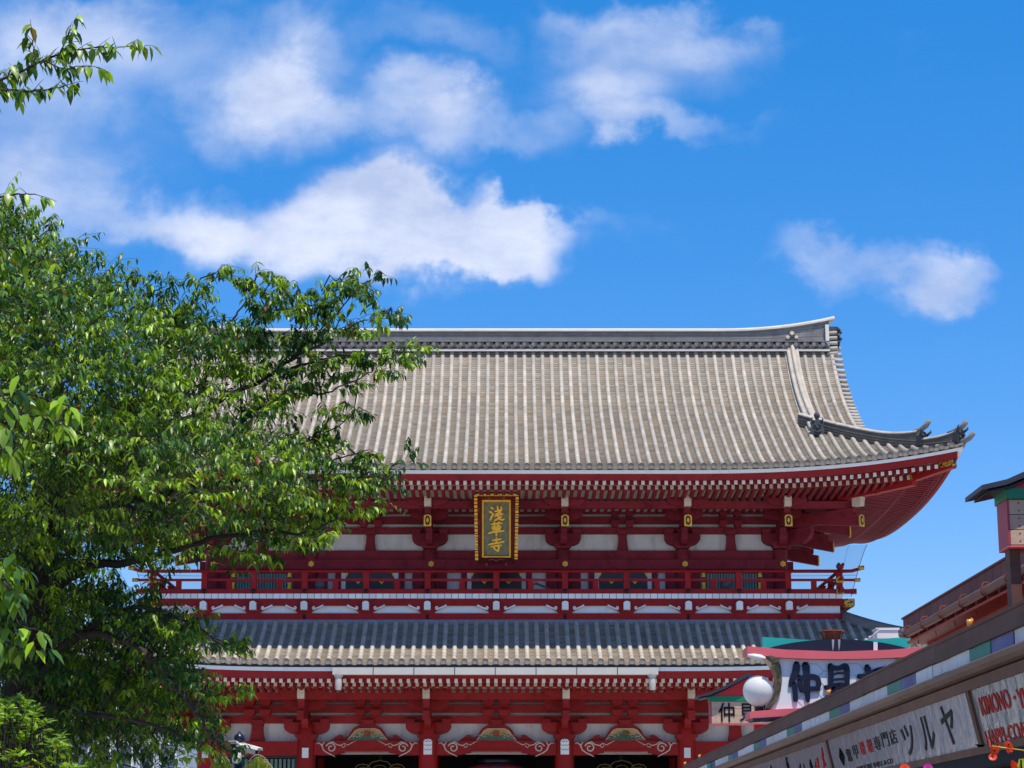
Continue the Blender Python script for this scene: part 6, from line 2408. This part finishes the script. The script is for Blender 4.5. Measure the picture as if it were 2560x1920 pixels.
for mi_ in (0, 1):
    out_ = [(385, 368), (455, 450), (500, 540), (508, 640), (492, 740), (455, 830), (395, 905)]
    inn_ = [(515, 372), (548, 470), (562, 600), (545, 730), (500, 840), (430, 918)]
    pg = out_ + inn_[::-1]
    if mi_:
        pg = mirror(pg)
    part('gilt_side_frame', MB().prism(fz(pg, YS, oS), -.16, .2), 'mirrorgold', ls)
cr = part('gilt_corner', MB().prism(fz([(375, 385), (420, 352), (500, 378), (512, 420), (440, 440)], YS, oS), -.30, -.17), 'mirrorgold', ls)
mb = MB().tube([Vector((a, -.2, b)) for a, b in fz([(190, 345), (260, 358), (330, 372), (380, 385)], YS, oS)], [.02, .045, .05, .03], 6)
part('wrapped_tube_lamp', mb, 'plasticw', ls)
# hexagon pattern printed on the face
hx = MB()
ax0, az0 = fz([(640, 585)], YS, oS)[0]
hr_ = .205
def in_face(x, z):
    X = (x - ax0)
    return True
xlim0 = fz([(570, 600)], YS, oS)[0][0]
xlim1 = -xlim0 + 2 * fz([(1155, 600)], YS, oS)[0][0]
zlo, zhi = fz([(1155, 905)], YS, oS)[0][1], fz([(1155, 380)], YS, oS)[0][1]
for i in range(-3, 16):
    for j in range(-5, 6):
        cx = ax0 + i * hr_ * 1.5
        cz = az0 + (j + .5 * (i % 2)) * hr_ * 1.732 * .60
        for e in range(3):
            a0, a1 = PI / 3 * e, PI / 3 * (e + 1)
            p = (cx + math.cos(a0) * hr_, cz + math.sin(a0) * hr_ * .60)
            q = (cx + math.cos(a1) * hr_, cz + math.sin(a1) * hr_ * .60)
            if all(xlim0 < t[0] < xlim1 and zlo < t[1] < zhi for t in (p, q)):
                hx.tube([(p[0], -.1215, p[1]), (q[0], -.1215, q[1])], .0035, 4, smooth=False, caps=False)
part('printed_hexagon_lines', hx, 'hexline', ls, kind='stuff')
# characters, standing off the face
def glyph(nm, pts_list, o, Y, y0, y1, mat, parent, raw=False, fat=1.22):
    """brush character built from tapered strokes (pixel way points, pixel radii)"""
    mb = MB()
    k_ = (Y * CP + (o.z - ZC) * SP) / FPX / (1 if raw else 4.254)
    idx = 0
    for pts, w in pts_list:
        c = fz(pts, Y, o, raw)
        n = len(c)
        ws = w if isinstance(w, (list, tuple)) else [w] * n
        # dense resample for a smooth outline
        P = []
        for i in range(n - 1):
            p0, p1, p2, p3 = [Vector(c[max(0, min(n - 1, j))]) for j in (i - 1, i, i + 1, i + 2)]
            for s in range(6):
                t = s / 6
                P.append((.5 * ((2 * p1) + (p2 - p0) * t + (2 * p0 - 5 * p1 + 4 * p2 - p3) * t * t + (-p0 + 3 * p1 - 3 * p2 + p3) * t ** 3), (ws[i] + (ws[i + 1] - ws[i]) * t) * k_))
        P.append((Vector(c[-1]), ws[-1] * k_))
        P = [(p, r * fat) for p, r in P]
        L_, R_ = [], []
        for i, (p, r) in enumerate(P):
            d = (P[min(i + 1, len(P) - 1)][0] - P[max(i - 1, 0)][0]).normalized()
            nn = Vector((-d.y, d.x))
            L_.append(p + nn * r); R_.append(p - nn * r)
        d0 = (P[1][0] - P[0][0]).normalized(); d1 = (P[-1][0] - P[-2][0]).normalized()
        cap0 = [P[0][0] + Matrix.Rotation(a, 2) @ (-d0) * P[0][1] for a in (-1.0, -.4, .4, 1.0)]
        cap1 = [P[-1][0] + Matrix.Rotation(a, 2) @ d1 * P[-1][1] for a in (1.0, .4, -.4, -1.0)]
        yf = y0 - .0012 * idx
        idx += 1
        V_ = [(p.x, p.y) for p in L_], [(p.x, p.y) for p in R_]
        m = len(L_)
        vs = [(a, yf, b) for a, b in V_[0]] + [(a, yf, b) for a, b in V_[1]] + [(a, y1, b) for a, b in V_[0]] + [(a, y1, b) for a, b in V_[1]]
        fs = []
        for i in range(m - 1):
            fs += [(i, i + 1, m + i + 1, m + i), (2 * m + i, 3 * m + i, 3 * m + i + 1, 2 * m + i + 1), (i, 2 * m + i, 2 * m + i + 1, i + 1), (m + i, m + i + 1, 3 * m + i + 1, 3 * m + i)]
        mb.add(vs, fs)
        for cap, e in ((cap0, 0), (cap1, m - 1)):
            ring = [V_[0][e]] + [(p.x, p.y) for p in (cap[::-1] if e == 0 else cap)] + [V_[1][e]]
            if e == 0:
                ring = [V_[0][0]] + [(p.x, p.y) for p in cap[::-1]] + [V_[1][0]]
            mb.prism(ring, yf, y1)
    return part(nm, mb, mat, parent)


M['goldbright'] = material('fresh_gold_leaf', (.90, .50, .05), .5, .1, 8.0, metal=.25)
naka = [([(715, 440), (705, 520), (665, 610), (645, 665)], [30, 34, 26, 12]), ([(690, 650), (700, 740), (705, 810)], [24, 22, 22]),
        ([(812, 450), (822, 560), (825, 700), (835, 820)], [34, 30, 28, 18]), ([(745, 570), (750, 640), (765, 705)], [18, 22, 20]),
        ([(750, 590), (850, 570), (930, 585), (950, 650), (930, 700)], [20, 26, 24, 22, 20]), ([(765, 715), (850, 700), (945, 695)], [18, 24, 18])]
mi = [([(1075, 455), (1080, 560), (1075, 655)], [26, 24, 20]), ([(1070, 465), (1160, 478), (1230, 458), (1250, 520), (1250, 660)], [22, 20, 28, 24, 22]),
      ([(1095, 545), (1160, 530), (1235, 530)], [9, 11, 9]), ([(1095, 605), (1160, 595), (1235, 590)], [9, 11, 9]), ([(1080, 660), (1160, 645), (1250, 650)], [11, 13, 11]),
      ([(1030, 680), (1070, 690), (1120, 670), (1090, 740), (1030, 800)], [22, 24, 18, 24, 20]), ([(1170, 660), (1200, 690), (1250, 720), (1310, 700)], [16, 20, 22, 12]), ([(1120, 660), (1210, 740), (1230, 780)], [10, 12, 10])]
yo = [([(1380, 565), (1470, 560), (1560, 510), (1640, 490)], [22, 24, 26, 26]), ([(1465, 470), (1480, 560), (1490, 700)], [28, 26, 24]),
      ([(1560, 510), (1565, 640), (1560, 700)], [20, 20, 18]), ([(1650, 490), (1650, 640)], [22, 18]), ([(1490, 690), (1600, 700), (1700, 690)], [20, 20, 16]), ([(1565, 620), (1650, 610)], [14, 14])]
for g_ in (naka, mi, yo):
    glyph('raised_character', g_, oS, YS, -.150, -.1215, 'navy', ls)
# the three gold characters of the temple plaque, brushed
def c3(X, Y):
    return 960 + X / 4.046, 1150 + Y / 4.046


sen = [[(1082, 482), (1092, 488), (1103, 497)], [(1066, 525), (1080, 530), (1096, 541)], [(1074, 610), (1082, 590), (1092, 570), (1108, 548)],
       [(1124, 523), (1160, 514), (1192, 500)], [(1148, 470), (1154, 505), (1170, 535), (1190, 545)], [(1178, 478), (1188, 486)], [(1185, 515), (1165, 535), (1130, 552)],
       [(1122, 570), (1165, 556), (1200, 548)], [(1148, 545), (1160, 580), (1185, 605), (1213, 600)], [(1190, 572), (1160, 592), (1120, 612)]]
sou = [[(1084, 652), (1130, 645), (1192, 640)], [(1114, 628), (1118, 648), (1116, 664)], [(1162, 624), (1158, 645), (1152, 660)],
       [(1096, 676), (1098, 692), (1102, 708)], [(1094, 676), (1135, 674), (1176, 671), (1172, 690), (1168, 707)], [(1102, 691), (1168, 689)], [(1102, 706), (1168, 704)],
       [(1058, 742), (1095, 730), (1150, 724), (1212, 716)], [(1135, 706), (1137, 735), (1136, 766)]]
ji = [[(1096, 812), (1140, 806), (1182, 800)], [(1136, 784), (1137, 812), (1136, 842)], [(1058, 856), (1100, 845), (1150, 838), (1212, 824)],
      [(1084, 876), (1130, 869), (1184, 862)], [(1156, 852), (1160, 885), (1152, 918), (1134, 908)], [(1108, 884), (1116, 892), (1124, 904)]]
for chs in (sen, sou, ji):
    lst = [([c3(*p) for p in st], [1.9] + [2.5] * (len(st) - 2) + [2.0]) for st in chs]
    glyph('gilt_character', lst, Vector(plaque.location), D + ypl, -.055, -.01, 'goldbright', plaque, raw=True, fat=1.0)
# teal top board, black arc board, cup, frame pieces
tl_ = [(370, 135), (860, 168), (1150, 178)]
tb_ = [(370, 262), (1150, 300)]
part('teal_board', MB().prism(fz(tl_ + [(2305 - a, b) for a, b in tl_[::-1]][1:] + [(1935, 262), (1150, 300), (370, 262)], YS, oS), .02, .22), 'tealp', ls)
arc = []
for k in range(21):
    t = -1 + 2 * k / 20
    arc.append((1155 + t * 745, 268 - 100 * (1 - t * t) ** .9))
part('arc_board', MB().prism(fz(arc + [(1900, 300), (410, 300)], YS, oS), -.10, .015), 'navy', ls)
part('arc_board_strut', MB().prism(fz([(1532, 198), (1575, 203), (1575, 292), (1532, 290)], YS, oS), -.13, -.101), 'fwhite', ls)
for px_ in (1105, 1170):
    part('stain', MB().prism(fz([(px_ - 12, 172), (px_ + 14, 172), (px_ + 10, 240), (px_ - 2, 296), (px_ - 8, 230)], YS, oS), -.102, -.1005), 'hexline', ls)
cc = fz([(1118, 168)], YS, oS)[0]
k_ = (YS * CP) / FPX / 4.254 * 1.02
cup = MB().lathe([(92 * k_, 0), (98 * k_, 30 * k_), (118 * k_, 85 * k_), (138 * k_, 92 * k_), (136 * k_, 102 * k_), (110 * k_, 100 * k_), (60 * k_, 60 * k_), (20 * k_, 40 * k_)], (0, 0, 0), 8, smooth=False)
cp = part('lamp_base_cup', cup, 'rust', ls, loc=(cc[0], .1, cc[1]))
for k in range(8):
    a = 2 * PI * k / 8
    part('cup_rib', MB().tube([(94 * k_ * math.cos(a), 94 * k_ * math.sin(a), 0), (100 * k_ * math.cos(a), 100 * k_ * math.sin(a), 40 * k_), (128 * k_ * math.cos(a), 128 * k_ * math.sin(a), 92 * k_)], .012, 4), 'rust', cp)
part('post', MB().box(1.0, 1.14, .0, .14, -zb, .02), 'charcoal', ls)
# globe lamp on the beam
gp = wpt(1895.5, 1727, YS - .05)
gl = thing('globe_lamp', 'round white opal globe lamp on the left end of the big white sign', 'lamp', (gp.x, YS - .05, gp.z - .29))
R_ = 37.5 / FPX * 31.3
part('globe', MB().lathe([(R_ * math.sin(a), .29 - R_ * math.cos(a)) for a in np.linspace(.25, PI, 24)], seg=32), 'globe', gl)
part('neck', MB().lathe([(.065, -.10), (.065, .04), (.075, .06)], seg=14), 'postblue', gl)
# plastic covered unit behind the sign
up_ = wpt(2215, 1598, YS + .6)
un = thing('storage_box', 'white plastic box under clear sheeting behind the teal board', 'box', (up_.x, YS + .6, up_.z))
part('box', MB().box(-.13, .19, 0, .3, -.02, .15), 'plasticw', un)
part('lid', MB().box(-.15, .21, -.02, .32, .152, .172), 'plasticw', un)
part('rail', MB().tube([(-.35, -.05, -.06), (-.10, -.05, .14), (.2, -.05, .14)], .008, 5), 'plasticw', un)
part('rail', MB().tube([(-.35, .2, -.06), (-.12, .2, .10), (.3, .2, .02)], .008, 5), 'plasticw', un)
part('small_lamp_head', MB().lathe([(.03, -.06), (.03, 0), (.045, .02), (.045, .045), (0, .05)], (-.22, 0, 0), 8), 'plasticw', un)
part('stand', MB().box(-.1, .15, .05, .2, -up_.z, -.022), 'charcoal', un)


# ---------------------------------------------------------------- wooden roofed name boards
def board_sign(label, bx, Y, bz, post):
    o = thing('roofed_name_board', label, 'sign', (bx, Y, bz), group='roofed wooden name boards')
    w, H = .672, .39
    n = 4 
    for k in range(3):
        z0 = H * k / 3
        mb = MB().box(-w + .02, w - .02, 0, .02, z0 + .003, z0 + H / 3 - .003)
        pl = part('plank', mb, 'wood', o)
        for xx in (-w + .10, w - .10):
            for zz_ in (.25, .75):
                part('nail', MB().lathe([(0, 0), (.007, 0), (.006, .003), (0, .004)], seg=6), 'dark', pl, loc=(xx, 0, z0 + H / 3 * zz_), rot=(PI / 2, 0, 0))
    part('side_board', MB().box(-w, -w + .018, -.003, .36, 0, H), 'sredside', o)
    part('side_board', MB().box(w - .018, w, -.003, .36, 0, H), 'sredside', o)
    part('back_board', MB().box(-w + .02, w - .02, .34, .36, 0, H), 'wood', o)
    part('bottom_board', MB().box(-w, w, 0, .36, -.02, -.002), 'pink', o)  # red underside coloured pink, the light falling on it painted in
    part('green_beam', MB().box(-w - .01, w + .01, -.03, .39, H + .002, H + .095), 'sgreen', o)
    tri = [(-w + .0, H + .097), (w, H + .097), (.42, H + .21), (.16, H + .335), (0, H + .42), (-.16, H + .335), (-.42, H + .21)]
    part('red_gable', MB().prism(tri, -.01, .02), 'sred', o)
    up_e = [(-w - .235, H + .10), (-w - .02, H + .15), (-.42, H + .27), (-.18, H + .40), (0, H + .50)]
    lo_e = [(-w - .235, H + .06), (-w - .02, H + .105), (-.42, H + .215), (-.16, H + .345), (0, H + .43)]
    top_ = up_e + [(-a, b) for a, b in up_e[::-1]][1:]
    low_ = lo_e + [(-a, b) for a, b in lo_e[::-1]][1:]
    part('curved_roof', MB().prism(top_ + low_[::-1], -.14, .52), 'charcoal', o)
    low2 = [(a * .93, b - .016) for a, b in low_]
    part('roof_underlayer', MB().prism([(a * .93, b + .001) for a, b in low_] + low2[::-1], -.08, .46), 'navy', o)
    e = MB()
    e.prism([(.085 * math.cos(t * PI / 8), H + .19 + .085 * math.sin(t * PI / 8)) for t in range(16)], -.03, -.011)
    em = part('crest_disc', e, 'goldp', o)
    part('crest_field', MB().prism([(.068 * math.cos(t * PI / 8), H + .19 + .068 * math.sin(t * PI / 8)) for t in range(16)], -.034, -.031), 'ink', em)
    part('crest_motif', MB().prism([(-.045, H + .15), (-.012, H + .19), (-.045, H + .23), (.045, H + .235), (.012, H + .19), (.045, H + .15)], -.038, -.035), 'goldp', em)
    link('lettering', fitted_text('仲', .29, .345, 'ink', .004, .012), o, loc=(-w + .29, -.007, H / 2), rot=(PI / 2, 0, 0))
    link('lettering', fitted_text('見', .25, .32, 'ink', .004, .012), o, loc=(-.02, -.007, H / 2), rot=(PI / 2, 0, 0))
    link('lettering', fitted_text('世', .27, .30, 'ink', .004, .012), o, loc=(w - .29, -.007, H / 2), rot=(PI / 2, 0, 0))
    part('post', MB().box(post - (.11 if post > 0 else .045), post + (.11 if post > 0 else .045), .10, .26, -bz, -.021), 'sred' if post > 0.1 else 'brown', o)
    return o


w_ = wpt(1777, 1808, 38.0)
board_sign('small wooden name board with red gable, mostly hidden by the white globe lamp', w_.x + .672, 38.0, w_.z, .24)
w_ = wpt(2522, 1362, 17.5)
board_sign('wooden name board with dark curved roof at the right edge above the red eaves', w_.x + .672, 17.5, w_.z, -.60)

# ---------------------------------------------------------------- security cameras on a post
Yk = 24.0
cpz = wpt(600, 1845, Yk)
cct = thing('security_camera_post', 'dark post with two white security cameras and an onion finial before the gate', 'camera post', (cpz.x, Yk, 0))
part('post', MB().tube([(0, 0, 0), (0, 0, cpz.z - .22)], .045, 10), 'postblue', cct)
part('finial', MB().lathe([(.035, -.26), (.03, -.16), (.045, -.12), (.028, -.09), (.04, -.06), (.062, -.03), (.066, 0), (.055, .03), (.02, .055), (.006, .075), (0, .08)], (-.008, 0, cpz.z), 14), 'postblue', cct)


def cam_unit(px, py, yaw, tilt):
    p = wpt(px, py, Yk - .12)
    mb = MB()
    mb.prism([(-.06, -.05), (.06, -.05), (.065, .03), (.05, .06), (-.05, .06), (-.065, .03)], -.18, .18)
    o = part('camera_housing', mb, 'plasticw', cct, loc=(p.x - cpz.x, -.12, p.z), rot=(tilt, 0, yaw), scale=(.66, .66, .66))
    part('sun_shield', MB().prism([(-.075, .035), (-.058, .072), (.058, .072), (.075, .035), (.078, .04), (.062, .082), (-.062, .082), (-.078, .04)], -.24, .17), 'plasticw', o)
    part('lens_window', MB().box(-.045, .045, -.187, -.181, -.035, .03), 'lens', o)
    part('lens', MB().lathe([(.0, 0), (.02, 0), (.02, .01), (0, .012)], (0, 0, 0), 10), 'dark', o, loc=(0, -.188, 0), rot=(PI / 2, 0, 0))
    part('bracket', MB().tube([(0, .05, -.05), (0, .06, -.11), (0, .14, -.16)], .014, 6), 'plasticw', o)


cam_unit(589, 1868, R(-6), R(-4))
cam_unit(622, 1874, R(58), R(14))
p = wpt(592, 1893, Yk - .1)
part('junction_bracket', MB().lathe([(.01, -.07), (.05, -.05), (.055, .02), (.04, .06), (.0, .07)], (p.x - cpz.x, -.1, p.z), 8), 'plasticw', cct)

# artificial willow branches below the cameras
WT = ['yellow-green artificial willow spray right under the white security cameras', 'yellow-green artificial willow spray left of the security camera post']
for kk, (pa, pb, lab) in enumerate(((608, 690, WT[0]), (530, 585, WT[1]))):
    oc = wpt((pa + pb) / 2, 1925, 22.5)
    ws = thing('artificial_willow', lab, 'decoration', (oc.x, 22.5, oc.z - .35), group='willow sprays on the lamp post')
    Pq, Dq, Nq, Lq = [], [], [], []
    for b in range(5):
        mbw = MB()
        xw = ((pb - pa) / FPX * 22.5) / 2
        pts = []
        for k in range(14):
            t = k / 13
            a = -xw + 2 * xw * t
            pts.append(Vector((a * (1 - .1 * b), -.1 + .05 * b, .35 + .14 * math.sin(PI * min(1, t * 1.05)) * (1.1 - .18 * b) + (.02 if kk else 0))))
        mbw.tube(pts, .004, 4)
        part('arched_stem', mbw, 'wood', ws)
        for pnt in pts:
            for k in range(16):
                Pq.append(np.array(pnt) + np.array([tr.normal(0, .012), tr.normal(0, .02), -tr.random() * .22]))
                dq = np.array([tr.normal(0, .35), tr.normal(0, .3), -1.0]); Dq.append(dq / np.linalg.norm(dq))
                Nq.append(np.array([tr.normal(0, .5), -1, .4])); Lq.append(tr.uniform(.03, .055))
    Pq, Dq, Nq, Lq = [np.array(x) for x in (Pq, Dq, Nq, Lq)]
    Nq = norm(Nq - Dq * (Nq * Dq).sum(1, keepdims=True))
    tn = np.tile(np.array([[.26, .34, .03]]), (len(Pq), 1)) * tr.uniform(.6, 1.3, (len(Pq), 1))
    link('foliage', leaf_mesh('foliage', leaf_vertices(Pq, Dq, Nq, Lq, Lq * .16), tn, 'willow'), ws, kind='stuff')
    part('hanging_cord', MB().tube([(0, 0, -oc.z + .35), (0, 0, .3)], .01, 5), 'postblue', ws)

# ---------------------------------------------------------------- artificial flowers by the shop signs
YFl = 13.2
c0 = wpt(2510, 1880, YFl)
fs_ = thing('artificial_flower_spray', 'spray of orange-red artificial poppies on a thin stick under the shop sign', 'decoration', (c0.x, YFl, c0.z))


def flower(parent, px, py, r, mat, nm='flower', yaw=0.0, cm='ink'):
    w = wpt(px, py, YFl) - Vector((c0.x, YFl, c0.z))
    mb = MB()
    rr_ = r / FPX * YFl
    for k in range(5):
        a = 2 * PI * k / 5 + px
        ux, uz = math.cos(a), math.sin(a)
        vx, vz = -uz, ux
        vs = [(0, 0, 0)]
        for (t, s, y) in ((.45, -.42, -.10), (.9, -.55, -.28), (1.05, 0, -.22), (.9, .55, -.30), (.45, .42, -.12)):
            vs.append(((ux * t + vx * s) * rr_, y * rr_, (uz * t + vz * s) * rr_))
        mb.add(vs, [(0, 1, 2, 3), (0, 3, 4, 5)], 0, True)
    o = part(nm, mb, mat, parent, loc=w, rot=(tr.uniform(-.5, .5), 0, yaw))
    part('flower_center', MB().lathe([(0, 0), (.2 * rr_, .05 * rr_), (.12 * rr_, .25 * rr_), (0, .3 * rr_)], seg=7), cm, o, rot=(PI / 2, 0, 0))
    return o


for (px, py, r, yw) in ((2486, 1876, 11, .2), (2482, 1893, 10, -.2), (2494, 1861, 9, .9), (2472, 1861, 9, 1.2), (2522, 1862, 11, -.8), (2516, 1877, 9, 1.1), (2530, 1875, 8, -1.1)):
    flower(fs_, px, py, r, 'poppy', yaw=yw)
a = wpt(2480, 1865, YFl) - Vector((c0.x, YFl, c0.z)); b = wpt(2560, 1876, YFl) - Vector((c0.x, YFl, c0.z))
part('stick', MB().tube([a, b], .004, 6), 'goldp', fs_)
part('white_petal', MB().add([tuple(wpt(x, y, YFl - .02) - Vector((c0.x, YFl, c0.z))) for x, y in ((2437, 1860), (2459, 1862), (2460, 1867), (2446, 1868))], [(0, 1, 2, 3), (3, 2, 1, 0)]), 'plasticw', fs_)
part('stem', MB().tube([b, b + Vector((.3, .1, -.2)), (1.0, .2, -1.4)], .006, 5), 'wood', fs_)
bt_ = thing('butterfly_ornament', 'bright yellow butterfly ornament with orange wings in the lower right corner', 'decoration', tuple(wpt(2550, 1912, YFl - .1)))
for s, m_ in ((-1, 'poppy'), (1, 'lemon')):
    part('wing', MB().add([(0, 0, 0), (s * .055, -.02, .03), (s * .065, -.02, 0), (s * .045, 0, -.05), (s * .01, 0, -.03)], [(0, 1, 2, 3, 4), (4, 3, 2, 1, 0)]), m_, bt_)
part('wing', MB().add([(-.02, -.012, -.01), (-.01, -.02, .035), (.05, -.02, .04), (.06, -.015, -.02), (.02, -.01, -.05)], [(0, 1, 2, 3, 4), (4, 3, 2, 1, 0)]), 'lemon', bt_)
part('body', MB().tube([(0, -.03, .03), (0, -.03, -.04)], .006, 6), 'ink', bt_)
part('wire', MB().tube([(0, 0, 0), (.3, .2, -.3), (.6, .3, -1.2)], .003, 4), 'ink', bt_)
for k, (px, lab) in enumerate(((2262, 'small orange artificial flower at the lower edge under the diamond sign'), (2320, 'magenta artificial flower at the lower edge under the black katakana sign'))):
    w = wpt(px, 1922, YFl)
    mg = thing('artificial_flower', lab, 'decoration', (c0.x, YFl, c0.z), group='loose artificial flowers')
    flower(mg, px, 1922, 12, 'poppy' if k == 0 else 'magenta')
    wv = w - Vector((c0.x, YFl, c0.z))
    part('stem', MB().tube([wv, wv + Vector((.05, .1, -.5)), wv + Vector((.3, .2, -1.2))], .004, 4), 'wood', mg)
